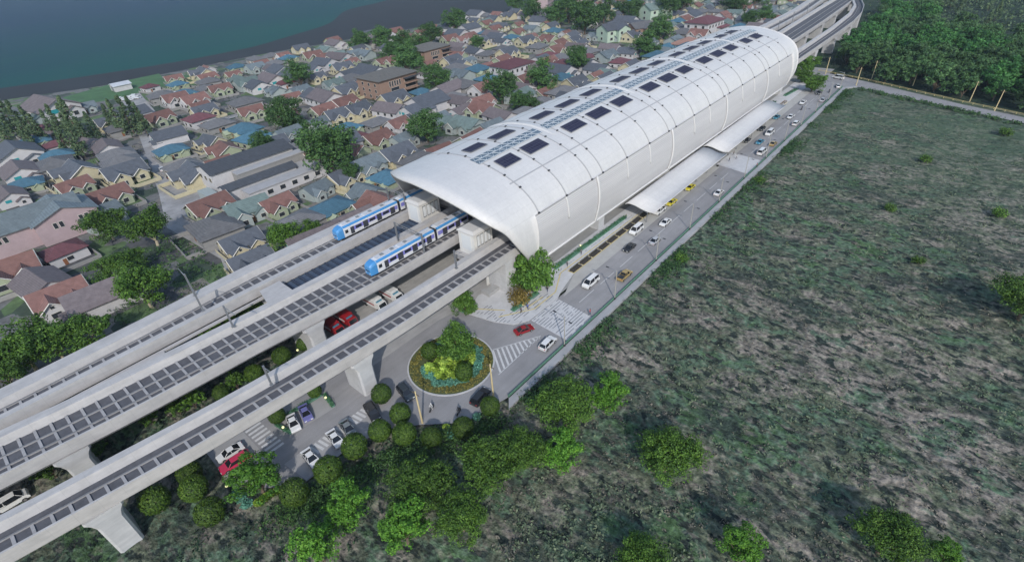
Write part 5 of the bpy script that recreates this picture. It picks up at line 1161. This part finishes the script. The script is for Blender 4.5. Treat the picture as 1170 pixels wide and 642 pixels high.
# ------------------------------------------------------------------ trains
T_WHITE = paint('train_white', (.62, .63, .66), .35); T_BLUE = paint('train_blue', (.06, .24, .52), .3); T_PURP = paint('train_violet', (.19, .19, .52), .3)
T_ROOF = plain('train_roof', (.50, .51, .54), .6, .08, .5); T_DARK = plain('train_dark', (.02, .022, .027), .4, .2, 1); T_GREY = plain('train_door', (.045, .048, .06), .35, .15, 1)
def train(lab, x0, y, ncar):
    t = thing('train', lab, 'train', (x0, y, 10.95), 0, 'light rail trains'); Wd = 1.33; CL = 20.2
    for c in range(ncar):
        a, b = c * CL + (0.0 if c == 0 else .45), (c + 1) * CL - .45
        sec = lambda x, k=1.0, top=3.55, bot=.55: [(x, -Wd * k, bot), (x, Wd * k, bot), (x, Wd * k, 2.9 * (top / 3.55)), (x, Wd * .9 * k, top - .22), (x, Wd * .7 * k, top), (x, -Wd * .7 * k, top), (x, -Wd * .9 * k, top - .22), (x, -Wd * k, 2.9 * (top / 3.55))]
        m_ = MB()
        if c == 0:
            m_.mat(1).loft([sec(.0, .78, 2.5), sec(.12, .86, 2.9), sec(.7, .96, 3.3), sec(1.5, 1, 3.52), sec(1.9, 1)]); m_.mat(0).loft([sec(1.9), sec(b)])
        else: m_.mat(0).loft([sec(a), sec(b)])
        car = m_.build('car_body', [T_WHITE, T_BLUE], t)
        xs = 1.95 if c == 0 else a
        for s in (-1, 1):
            q = MB(); q.loft([[(x, s * (Wd * .98), 2.95), (x, s * (Wd * .9 + .03), 3.36), (x, s * (Wd * .7), 3.58), (x, s * (Wd * .62), 3.55)] for x in (xs, b)]); q.build('roof_stripe', T_BLUE, car)
            q = MB().box(xs + 2.2 if c == 0 else a + .2, b - .2, min(s * Wd, s * (Wd + .015)), max(s * Wd, s * (Wd + .015)), 1.45, 2.55); q.build('side_band', T_PURP, car)
            D_ = [4.5, 8.7, 13.2, 17.8] if c == 0 else [2.6, 7.2, 11.8, 16.4]
            for k, d in enumerate(D_):
                w_ = .55 if (c == 0 and k == 0) else .78; q = MB().box(a + d - w_, a + d + w_, min(s * Wd, s * (Wd + .03)), max(s * Wd, s * (Wd + .03)), .7, 2.62); q.build('door', T_GREY, car)
            for k in range(len(D_)):
                lo = a + D_[k] + (.55 if (c == 0 and k == 0) else .78) + .5; hi = (a + D_[k + 1] - 1.3) if k + 1 < len(D_) else b - .6
                if hi - lo > .5: q = MB().box(lo, hi, min(s * Wd, s * (Wd + .035)), max(s * Wd, s * (Wd + .035)), 1.6, 2.4); q.build('window', WINDOW, car)
            if c == 0: q = MB().box(2.3, 3.2, min(s * Wd, s * (Wd + .035)), max(s * Wd, s * (Wd + .035)), 1.5, 2.4); q.build('cab_window', WINDOW, car)
            q = MB().box(a + 1, b - .5, min(s * (Wd - .1), s * (Wd - .25)), max(s * (Wd - .1), s * (Wd - .25)), .1, .55); q.build('skirt', T_DARK, car)
        q = MB()
        for (u0, u1) in ((a + (2.6 if c == 0 else .6), a + 8.6), (a + 9.3, b - 3.0)): q.box(u0, u1, -.8, .8, 3.55, 3.75)
        q.build('roof_cover', T_ROOF, car)
        q = MB()
        for u in (a + 4, a + 7, a + 11, a + 15): q.box(u, u + .9, -.45, .35, 3.75, 3.9)
        q.build('roof_unit', plain('train_unit', (.2, .21, .22), .6, .1, 1), car)
        if c == 0:
            q = MB().add([(-.04, -.72, 1.5), (-.04, .72, 1.5), (.16, .82, 2.65), (.16, -.82, 2.65)], [(0, 3, 2, 1)]); q.add([(.06, -.72, 1.5), (.06, .72, 1.5), (.26, .82, 2.65), (.26, -.82, 2.65)], [(0, 1, 2, 3)]); q.build('windscreen', WINDOW, car)
            for s in (-1, 1): MB().obox((.02, s * .75, 1.05), (.1, .35, .18)).build('headlight', plain('lamp_lens', (.7, .7, .68), .2, .05, 1), car)
        if c < ncar - 1: m_ = MB().box(b, b + .9, -1.15, 1.15, .7, 3.3); m_.build('gangway', T_DARK, t)
        for u in (a + 3.5, b - 3.2): MB().box(u - 1.1, u + 1.1, -1, 1, 0, .55).build('bogie', T_DARK, t)
    return t
train('blue-nosed white light rail train on the middle viaduct, nearer of the two', 50.2, 90.75, 3)
train('blue-nosed white light rail train on the rear viaduct beside the houses', 55.2, 111.4, 3)

# ------------------------------------------------------------------ vehicles
TYRE = plain('tyre_rubber', (.02, .02, .021), .9, .2, 2); RIMM = plain('wheel_rim', (.4, .4, .41), .35, .1, 2, .7); CARGL = glass('car_glass', (.012, .014, .018), .08)
HEADL = plain('headlamp', (.7, .7, .66), .2, .05, 2); TAILL = plain('tail_lamp', (.4, .02, .02), .3, .1, 2)
CARP = {k: paint('car_' + k, c) for k, c in dict(white=(.66, .66, .66), black=(.02, .021, .024), red=(.26, .012, .018), crimson=(.48, .02, .07), silver=(.42, .43, .45), blue=(.05, .22, .33), yellow=(.58, .50, .04), tan=(.36, .26, .10), slate=(.035, .045, .055), purple=(.14, .14, .33), truckred=(.30, .015, .02), grey=(.17, .19, .2)).items()}
SHAPE = {  # length, width, body profile (x, z) from nose to tail, cabin profile
 'sedan': (4.6, 1.8, [(0, .35), (0, .62), (.15, .74), (1.25, .93), (3.75, .98), (4.5, .92), (4.6, .7), (4.6, .35)], [(1.05, .9), (1.8, 1.4), (3.05, 1.43), (3.95, .96)]),
 'suv': (4.7, 1.9, [(0, .4), (0, .8), (.15, .95), (1.2, 1.1), (4.6, 1.12), (4.7, .9), (4.7, .4)], [(1.1, 1.08), (1.75, 1.72), (4.2, 1.72), (4.6, 1.1)]),
 'van': (5.3, 1.95, [(0, .4), (0, .85), (.2, 1.15), (.8, 1.3), (5.25, 1.3), (5.3, 1.0), (5.3, .4)], [(.65, 1.25), (1.35, 2.1), (5.05, 2.12), (5.22, 1.25)]),
 'pickup': (5.2, 1.9, [(0, .45), (0, .85), (.2, 1.0), (1.3, 1.12), (5.15, 1.1), (5.2, .9), (5.2, .45)], [(1.2, 1.1), (1.9, 1.75), (3.1, 1.75), (3.3, 1.1)]),
}
def car(kind, col, label, x, y, rz, cat='car', grp='cars on the road and in the car park'):
    L, Wd, body, cab = SHAPE[kind]; t = thing({'sedan': 'sedan', 'suv': 'sport_utility', 'van': 'van', 'pickup': 'pickup_truck'}[kind], label, cat, (x, y, .02), rz, grp); h = Wd / 2; pm = CARP[col]
    # loft across the width: narrower at the sills and shoulders
    def prof(P, y, dz=0, dx=0): return [(L / 2 - p[0] + (dx if p[0] < L / 2 else -dx) * -1, y, p[1] + dz) for p in P]
    m_ = MB(); m_.loft([prof(body, -h + .06, 0, .06), prof(body, -h, -.0, 0), prof(body, h, 0, 0), prof(body, h - .06, 0, .06)])
    m_.build('body', pm, t)
    # cabin: glass house tapering to the roof
    hb, ht = h - .06, h - .28; q = MB(); P = cab
    def ring(s, k): return [(L / 2 - P[0][0], s * hb, P[0][1]), (L / 2 - P[1][0], s * ht, P[1][1]), (L / 2 - P[2][0], s * ht, P[2][1]), (L / 2 - P[3][0], s * hb, P[3][1])]
    q.loft([ring(-1, 0), ring(1, 0)]); q.build('windows', CARGL, t)
    rx0, rx1 = L / 2 - P[1][0] - .05, L / 2 - P[2][0] + .03
    r = MB(); r.loft([[(rx1, -ht, P[1][1] - .04), (rx0, -ht, P[1][1] - .04), (rx0, ht, P[1][1] - .04), (rx1, ht, P[1][1] - .04)], [(rx1 + .05, -ht + .06, P[1][1] + .05), (rx0 - .05, -ht + .06, P[1][1] + .05), (rx0 - .05, ht - .06, P[1][1] + .05), (rx1 + .05, ht - .06, P[1][1] + .05)]])
    for s in (-1, 1):
        for i0, i1 in ((0, 1), (3, 2)):
            a, b = Vector(ring(s, 0)[i0]), Vector(ring(s, 0)[i1]); r.tube([a + Vector((0, s * .015, 0)), b + Vector((0, s * .015, 0))], .055, 4)
        xm = lerp(rx0, rx1, .48); r.tube([(xm, s * (ht + .01), P[1][1]), (xm - .05, s * (hb + .01), P[0][1])], .05, 4)
    if kind == 'van':
        for s in (-1, 1): r.box(rx1 + .1, rx0 - 1.6, min(s * (hb - .04), s * (hb - .0)), max(s * (hb - .04), s * hb), 1.25, 1.45)
    r.build('roof', pm, t)
    wr = .33 if kind == 'sedan' else .38
    for fx in (.85, L - .95):
        for s in (-1, 1):
            w_ = MB(); w_.loft([[(L / 2 - fx + wr * math.cos(2 * pi * k / 12), s * (h - .18 + d), wr + wr * math.sin(2 * pi * k / 12)) for k in range(12)] for d in ((0, .2) if s > 0 else (.2, 0))]); w_ = w_.build('wheel', TYRE, t)
            MB().loft([[(L / 2 - fx + wr * .6 * math.cos(2 * pi * k / 8), s * (h + .03 + d), wr + wr * .6 * math.sin(2 * pi * k / 8)) for k in range(8)] for d in ((0, .015) if s > 0 else (.015, 0))]).build('rim', RIMM, w_)
    for s in (-1, 1):
        MB().obox((L / 2 - .01, s * (h - .32), body[1][1] - .02), (.07, .38, .16)).build('headlight', HEADL, t); MB().obox((-L / 2 + .01, s * (h - .25), body[-2][1] + .02), (.07, .3, .16)).build('taillight', TAILL, t)
    if kind == 'pickup': MB().box(-L / 2 + .15, L / 2 - 3.45, -h + .15, h - .15, 1.11, 1.13).build('bed', T_DARK, t)
    return t
S = rad(180)
car('van', 'white', 'white van in the left lane just past the white crossing', *(90.4, 56.1), S, 'van')
car('pickup', 'tan', 'tan pickup in the right lane opposite the white van', *(98.0, 50.9), 0, 'pickup')
car('sedan', 'black', 'black sedan in the left lane beside the cycle racks', *(110.7, 56.7), S)
car('van', 'white', 'white van parked in the lay-by at the near end of the canopy', *(120.3, 59.9), S, 'van')
car('sedan', 'silver', 'silver sedan in the right lane level with the black sedan', *(118.0, 52.8), 0)
car('sedan', 'white', 'white sedan in the left lane at the near end of the canopy', *(129.3, 55.3), S)
car('pickup', 'white', 'white pickup half under the near end of the canopy', *(134.8, 60.1), S, 'pickup')
car('sedan', 'yellow', 'yellow taxi at the canopy edge, nearer of the two taxis', *(142.3, 59.7), S, 'taxi'); car('sedan', 'yellow', 'yellow taxi at the canopy edge, farther of the two taxis', *(155.6, 59.6), S, 'taxi')
car('sedan', 'white', 'white sedan in the right lane just before the second crossing', *(156.9, 50.4), 0)
car('sedan', 'blue', 'blue car just past the second crossing', *(208.4, 55.1), S); car('van', 'white', 'white van just past the second crossing beside the kerb', *(198.1, 50.9), 0, 'van')
car('sedan', 'tan', 'small tan car in the right lane beside the blue car', *(209.1, 50.4), 0); car('van', 'white', 'white van ahead of the blue car alongside the far canopy', *(219.9, 55.2), S, 'van')
car('suv', 'white', 'white off-roader in the right lane beside the far canopy', *(236.8, 50.2), 0); car('sedan', 'white', 'white sedan in the left lane near the far end of the far canopy', *(244.9, 54.7), S)
car('sedan', 'black', 'black car parked at the edge of the far canopy, nearest the crossing', *(207.7, 59.9), S); car('sedan', 'slate', 'dark car parked at the edge of the far canopy, second along', *(224.0, 59.7), S); car('sedan', 'blue', 'bluish car parked at the edge of the far canopy, last along', *(241.4, 59.4), S)
car('sedan', 'white', 'white car in the left lane beyond the far canopy', *(268.3, 56.3), S); car('sedan', 'silver', 'silver car in the right lane beyond the far canopy', *(275.9, 49.9), 0); car('sedan', 'black', 'black car in the left lane close to the cross road', *(287.5, 54.5), S)
car('van', 'white', 'white van turning on the cross road by the wood', *(319.6, 53.6), rad(70), 'van'); car('sedan', 'white', 'white car at the mouth of the road by the cross road', *(303.3, 50.0), rad(20))
car('sedan', 'red', 'dark red sedan leaving the roundabout by the striped paving', *(66.2, 58.1), rad(-22)); car('suv', 'white', 'white off-roader at the kerb next to the striped triangle', *(65.7, 51.0), rad(4))
car('suv', 'slate', 'dark grey off-roader circling the near left of the roundabout', *(37.2, 64.9), rad(-102)); car('suv', 'black', 'black off-roader circling the near right of the roundabout', *(45.5, 52.2), rad(8))
car('suv', 'black', 'black off-roader at the upper end of the parking row', *(30.0, 66.2), rad(-105)); car('sedan', 'grey', 'grey-teal hatchback third from the bottom in the parking row', *(24.8, 66.8), rad(-100))
car('sedan', 'white', 'white hatchback second from the bottom in the parking row', *(21.9, 66.6), rad(-98)); car('sedan', 'white', 'white saloon with dark windscreen at the bottom of the parking row', *(16.8, 66.5), rad(-95))
car('sedan', 'purple', 'purple-blue car in the hedged bay under the viaduct edge', *(21.8, 76.5), rad(-105)); car('sedan', 'white', 'white sports car in the hedged bay next to the purple car', *(19.0, 76.2), rad(-105))
car('sedan', 'white', 'white car with black roof ends beside the crimson estate', *(8.2, 79.2), rad(176)); car('suv', 'crimson', 'long crimson estate parked across the bottom left bay', *(7.8, 76.5), rad(176)).scale = (1.12, 1, .85)
car('van', 'white', 'white van half hidden between the viaducts at the left edge', *(-20.4, 99.3), rad(0), 'van')
car('sedan', 'slate', 'dark car parked in the town street by the leafy trees', *(53.6, 231.5), rad(80)); car('sedan', 'white', 'white car parked in the town street', *(55.0, 242.1), rad(80))
def truck(lab, x, y, rz, cabc, boxm, name, cat, stripe_m):
    t = thing(name, lab, cat, (x, y, .03), rz, 'service trucks between the viaducts')
    m_ = MB(); m_.loft([[(xx, s * 1.15, z) for xx, z in ((3.4, .5), (3.45, 1.2), (2.95, 2.3), (1.7, 2.4), (1.7, .5))] for s in (-1, 1)]); m_.build('cab', cabc, t)
    m_ = MB().box(-3.4, 1.6, -1.2, 1.2, .8, 2.9); m_.build('box_body', boxm, t); MB().box(-3.2, 1.4, -1, 1, 2.9, 3.05).build('roof_deck', boxm, t)
    MB().add([(3.47, -1, 1.3), (3.47, 1, 1.3), (3.06, .95, 2.22), (3.06, -.95, 2.22), (3.4, -1, 1.3), (3.4, 1, 1.3), (2.98, .95, 2.22), (2.98, -.95, 2.22)], [(0, 1, 2, 3), (7, 6, 5, 4)]).build('windscreen', CARGL, t)
    MB().box(-3.3, 1.5, -1.225, -1.2, 1.5, 1.9).box(-3.3, 1.5, 1.2, 1.225, 1.5, 1.9).build('stripe', stripe_m, t); MB().box(1.8, 2.2, -.8, .8, 2.4, 2.6).build('light_bar', CARP['blue'], t)
    for fx in (2.4, -2.2):
        for s in (-1, 1): MB().loft([[(fx + .48 * math.cos(2 * pi * k / 12), s * (1.0 + d), .48 + .48 * math.sin(2 * pi * k / 12)) for k in range(12)] for d in ((0, .22) if s > 0 else (.22, 0))]).build('wheel', TYRE, t)
    for s in (-1, 1): MB().obox((3.45, s * .85, .9), (.07, .35, .2)).build('headlight', HEADL, t)
    return t
truck('red fire engine between the viaducts, left of the two', *(39.6, 94.2), rad(-88), CARP['truckred'], CARP['truckred'], 'fire_engine', 'fire engine', LINE); truck('red fire engine between the viaducts, right of the two', *(43.4, 94.4), rad(-88), CARP['truckred'], CARP['truckred'], 'fire_engine', 'fire engine', LINE)
truck('white ambulance with red stripe between the viaducts, left of the two', *(51.5, 93.7), rad(-88), CARP['white'], CARP['white'], 'ambulance', 'ambulance', CARP['truckred']); truck('white ambulance with red stripe between the viaducts, right of the two', *(56.1, 93.0), rad(-88), CARP['white'], CARP['white'], 'ambulance', 'ambulance', CARP['truckred'])

# ------------------------------------------------------------------ people
SKIN = plain('skin', (.32, .19, .13), .6, .05, 2); HAIR = plain('hair', (.02, .016, .013), .6, .2, 3)
def person_mesh(step):
    J = [((0, 0, .93), .15), ((0, 0, 1.15), .14), ((0, 0, 1.38), .17), ((0, 0, 1.52), .06), ((.01, 0, 1.6), .09), ((.01, 0, 1.70), .095)]
    E = [(0, 1), (1, 2), (2, 3), (3, 4), (4, 5)]
    for s in (-1, 1):
        o = len(J); J += [((0, s * .2, 1.4), .06), ((-s * step * .12, s * .25, 1.12), .045), ((s * step * .05 + .06 - s * step * .2, s * .24, .88), .035), ((.08 - s * step * .2, s * .24, .79), .03)]; E += [(2, o), (o, o + 1), (o + 1, o + 2), (o + 2, o + 3)]
        o = len(J); J += [((0, s * .1, .88), .1), ((s * step * .16 + .02, s * .1, .48), .065), ((s * step * .28 - .03, s * .1, .08), .045), ((s * step * .28 + .12, s * .1, .035), .035)]; E += [(0, o), (o, o + 1), (o + 1, o + 2), (o + 2, o + 3)]
    me = bpy.data.meshes.new('person_skin'); me.from_pydata([j[0] for j in J], E, []); ob = bpy.data.objects.new('tmp_person', me); COL.objects.link(ob)
    md = ob.modifiers.new('skin', 'SKIN')
    for v, (_, r) in zip(me.skin_vertices[0].data, J): v.radius = (r, r)
    me.skin_vertices[0].data[0].use_root = True
    sd = ob.modifiers.new('sub', 'SUBSURF'); sd.levels = 1; sd.render_levels = 1
    dg = bpy.context.evaluated_depsgraph_get(); out = bpy.data.meshes.new_from_object(ob.evaluated_get(dg)); bpy.data.objects.remove(ob); return out
PM = [person_mesh(.7), person_mesh(1.0)]
CL = {k: plain('cloth_' + k, c, .85, .15, 3) for k, c in dict(red=(.42, .04, .05), blue=(.06, .10, .28), black=(.02, .02, .024), white=(.55, .55, .54), grey=(.14, .14, .15), denim=(.05, .07, .13), green=(.07, .16, .09)).items()}
def person(lab, x, y, rz, top, leg, z=.13):
    t = thing('person', lab, 'person', (x, y, z), rz, 'people on foot'); me = PM[int(x * 7) % 2].copy()
    for m in (SKIN, CL[top], CL[leg], CL['black']): me.materials.append(m)
    for p in me.polygons:
        c = p.center; p.material_index = 0 if c.z > 1.47 or (abs(c.y) > .19 and c.z < 1.1 and c.z > .6) else 1 if c.z > .92 else 2 if c.z > .07 else 3
        p.use_smooth = True
    o = bpy.data.objects.new('body', me); COL.objects.link(o); o.parent = t
    MB().ball((-.005, 0, 1.73), .115, 10, 8, (1, .95, .85)).build('hair', HAIR, t, True)
    f = MB()
    for s in (-1, 1): f.ball((.098, s * .035, 1.665), .014, 5, 4)
    f.build('eyes', CL['black'], t); MB().ball((.112, 0, 1.64), .016, 5, 4).build('nose', SKIN, t)
    return t
person('person in dark clothes on the striped plaza beside the low hedge', *(70.9, 62.8), 2.5, 'black', 'black'); person('person in blue on the striped plaza beside the low hedge', *(72.9, 62.4), .4, 'blue', 'denim')
person('person in dark clothes walking by the corner hedge towards the station', *(81.3, 62.9), .2, 'black', 'denim'); person('person in dark clothes at the start of the yellow cycle racks', *(93.5, 65.5), .1, 'grey', 'black')
person('person in red waiting at the kerb end of the nearer crossing', *(80.0, 49.5), 1.6, 'red', 'denim', .15); person('person in red at the kerb end of the second crossing', *(184.2, 47.9), 1.6, 'red', 'black', .15)
person('person in black in the middle of the second crossing', *(184.6, 57.8), 1.5, 'black', 'denim', .08); person('person in white in the middle of the second crossing', *(188.3, 56.6), -1.5, 'white', 'black', .08)
person('person in green walking between the hedge planter and cycle racks', *(125.1, 66.1), .1, 'green', 'denim'); person('person in grey by the station column near the hedge planter', *(100.7, 65.9), 3, 'grey', 'black'); person('second person in black on the far half of the second crossing', *(191.0, 58.7), 1.5, 'black', 'black', .08)
# motorbikes with riders
def motorbike(lab, x, y, rz, top):
    t = thing('motorcycle', lab, 'motorcycle', (x, y, .02), rz, 'motorcycles')
    for fx in (.62, -.62):
        m_ = MB(); m_.loft([[(fx + .3 * math.cos(2 * pi * k / 14), d, .3 + .3 * math.sin(2 * pi * k / 14)) for k in range(14)] for d in (.06, -.06)]); m_.build('wheel', TYRE, t)
    MB().loft([[(.62, s * .04, .55), (.35, s * .14, .85), (-.1, s * .15, .8), (-.75, s * .12, .85), (-.6, s * .12, .55), (0, s * .16, .3)] for s in (-1, 1)]).build('body', CARP['black'], t)
    MB().box(-.7, 0, -.13, .13, .82, .9).build('seat', TYRE, t); MB().tube([(.38, -.36, 1.0), (.45, 0, .98), (.38, .36, 1.0)], .025, 5).tube([(.45, 0, .98), (.62, 0, .3)], .04, 5).build('handlebar', STEEL, t)
    p = thing('person', ('white-clad' if top == 'white' else 'dark-clad') + ' rider on the ' + lab, 'person', (x, y, .02), rz, 'motorcycle riders')
    b_ = MB(); b_.tube([(-.25, 0, .85), (-.22, 0, 1.1), (-.1, 0, 1.38), (-.04, 0, 1.48), (0, 0, 1.56), (0, 0, 1.72)], .15, 8, .1)
    for s in (-1, 1): b_.tube([(-.1, s * .17, 1.35), (.1, s * .27, 1.12), (.37, s * .3, 1.02)], .06, 6, .04).tube([(-.25, s * .1, .9), (.15, s * .18, .78), (.05, s * .2, .35), (.17, s * .2, .3)], .1, 6, .05)
    b_.build('body', CL[top], p, True); MB().ball((.01, 0, 1.7), .14, 8, 6).build('helmet', CARP['black' if top != 'white' else 'white'], p, True)
motorbike('motorcycle at the near edge of the roundabout', *(37.8, 57.9), rad(200), 'white'); motorbike('motorcycle by the ball trees below the roundabout', *(40.4, 53.1), rad(200), 'black')
motorbike('motorcycle in the left lane beyond the far canopy', *(258.2, 54.0), S, 'black'); motorbike('motorcycle near the cross road end', *(292.0, 51.1), S, 'black')

# ------------------------------------------------------------------ street lamps, poles
def lamp(lab, x, y):
    t = thing('street_lamp', lab, 'street lamp', (x, y, .15), 0, 'street lamps along the outer kerb')
    MB().tube([(0, 0, 0), (0, 0, 8.3)], .13, 8, .085).build('pole', POLE, t); MB().box(-.22, .22, -.22, .22, 0, .5).build('base', DARK, t)
    MB().tube([(0, 0, 7.7), (0, .9, 8.2), (0, 2.4, 8.4)], .06, 6).tube([(0, 0, 6.9), (0, -.7, 7.2), (0, -1.4, 7.3)], .05, 6).build('arm', STEEL, t)
    for y_, z in ((2.5, 8.38), (-1.5, 7.28)): MB().obox((0, y_, z), (.3, .75, .13)).build('lamp_head', DARK, t)
lx = [67.7, 88.5, 109.5, 130, 151.2, 172.6, 194, 215, 236, 257, 278, 298]
nm = ['right at the nearer white crossing', 'across from the tan pickup, just after the nearer crossing', 'by the silver sedan, across from the cycle racks', 'across from the near end of the first canopy', 'halfway along the first canopy', 'just before the second crossing', 'just after the second crossing', 'third before the end of the far canopy', 'beside the white off-roader in the right lane', 'just beyond the far canopy', 'by the silver car near the end of the road', 'last one before the cross road']
for x, n_ in zip(lx, nm): lamp('two-armed street lamp ' + n_, x, 48.0)
def ypole(lab, x, y, h=8.6, cat='utility pole'):
    t = thing('utility_pole', lab, cat, (x, y, 0), 0, 'pale yellow utility poles')
    MB().tube([(0, 0, -.2), (0, 0, h)], .2, 8, .12).build('post', YPOLE, t); MB().box(-.06, .06, -.9, .9, h - .7, h - .55).build('crossarm', BARK, t)
for (p, lab) in (((326.8, 61.4), 'yellow pole by the wood nearest the viaduct'), ((310.5, 43.4), 'yellow pole at the corner of the two roads'), ((327.8, 39.9), 'yellow pole by the wood, second from the viaduct'), ((322.4, 21.4), 'yellow pole in the middle of the wood edge'), ((305.4, -2.2), 'yellow pole second from the right picture edge'), ((294.6, -11.4), 'yellow pole nearest the right picture edge'), ((34.5, 56.9), 'yellow pole with its foot beside the near ball trees, left of the pair'), ((47.7, 50.8), 'yellow pole at the right side of the roundabout')):
    ypole(lab, *p)
rl_ = thing('guard_rail', 'yellow guard rail along the wood side of the cross road', 'railing', (332, 66, 0)); m_ = MB()
pts = [(332, 66), (324, 44), (302, 0), (262, -92)]
for a, b in zip(pts, pts[1:]): m_.tube([(a[0] - 332, a[1] - 66, .75), (b[0] - 332, b[1] - 66, .75)], .09, 5); m_.tube([(a[0] - 332, a[1] - 66, .35), (b[0] - 332, b[1] - 66, .35)], .06, 5)
m_.build('rails', YELLOW, rl_); m_ = MB()
for a, b in zip(pts, pts[1:]):
    n_ = int(math.dist(a, b) / 4)
    for k in range(n_): m_.box(lerp(a[0], b[0], k / n_) - 332.1, lerp(a[0], b[0], k / n_) - 331.9, lerp(a[1], b[1], k / n_) - 66.1, lerp(a[1], b[1], k / n_) - 65.9, 0, .8)
o = m_.build('posts', YELLOW, rl_)
# yellow-edged cycle racks
for i in range(9):
    x = 91.8 + i * 4.6; t = thing('cycle_rack', f'yellow-edged rack of dark bicycle stands, {ORD[i].replace("nearest", "from the roundabout end")}' if i else 'yellow-edged rack of dark bicycle stands, first from the roundabout end', 'cycle rack', (x, 63.2 - i * .02, .13), 0, 'cycle racks along the lay-by')
    MB().box(0, 4.5, -1.0, -.85, 0, .1).box(0, 4.5, .85, 1.0, 0, .1).box(0, .15, -.85, .85, 0, .1).build('edge', YELLOW, t)
    m_ = MB()
    for k in range(6): m_.tube([(.5 + k * .7, -.55, 0), (.5 + k * .7, -.5, .75), (.5 + k * .7, .5, .75), (.5 + k * .7, .55, 0)], .08, 5)
    m_.build('hoops', DARK, t); MB().box(.2, 4.4, -.8, .8, .005, .03).build('mat', plain('rack_mat', (.06, .05, .04), .9, .2, 1), t)
i = 0
for x in (250, 256, 262):
    i += 1; t = thing('cycle_rack', ['', 'brown bicycle rack beyond the far canopy, nearest the canopy', 'brown bicycle rack beyond the far canopy, middle', 'brown bicycle rack beyond the far canopy, farthest'][i], 'cycle rack', (x, 63.4, .13), 0, 'cycle racks along the lay-by')
    MB().box(0, 5.5, -1.0, -.85, 0, .1).box(0, 5.5, .85, 1.0, 0, .1).build('edge', YELLOW, t); m_ = MB()
    for k in range(7): m_.tube([(.5 + k * .7, -.55, 0), (.5 + k * .7, -.5, .75), (.5 + k * .7, .5, .75), (.5 + k * .7, .55, 0)], .08, 5)
    m_.build('hoops', BARK, t)
# globe lamps in the car park hedges
GL = nt_new('globe_glow'); GL[2].inputs['Base Color'].default_value = (.8, .8, .4, 1); GL[2].inputs['Emission Color'].default_value = (1, .95, .45, 1); GL[2].inputs['Emission Strength'].default_value = .6
for (p, lab) in (((30.3, 93.7), 'globe lamp in the greenery between the viaducts'), ((26.3, 76.3), 'globe lamp at the hedge end beside the purple car'), ((17.1, 76.3), 'globe lamp at the hedge beside the white sports car'), ((4.6, 72.5), 'globe lamp at the corner below the crimson estate'), ((72.8, 63.7), 'globe lamp at the end of the corner hedge'), ((103.2, 67.9), 'globe lamp beside the long hedge planter')):
    t = thing('garden_lamp', lab, 'lamp', (*p, 0), 0, 'small globe lamps'); MB().tube([(0, 0, 0), (0, 0, .9)], .05, 6).build('stem', DARK, t); MB().ball((0, 0, 1.08), .24, 10, 8).build('globe', GL[0], t, True)

# ------------------------------------------------------------------ air
hz = bpy.data.materials.new('haze_air'); hz.use_nodes = True; nt = hz.node_tree
for n in list(nt.nodes): nt.nodes.remove(n)
o_ = nt.nodes.new('ShaderNodeOutputMaterial'); pv = nt.nodes.new('ShaderNodeVolumePrincipled')
pv.inputs['Color'].default_value = (.60, .74, .95, 1); pv.inputs['Density'].default_value = HAZE; pv.inputs['Anisotropy'].default_value = 0.0
nt.links.new(pv.outputs[0], o_.inputs['Volume'])
if HAZE > 0: tag(MB().box(-150, 2200, -500, 2400, -2.2, 90).build('haze', hz), kind='stuff')
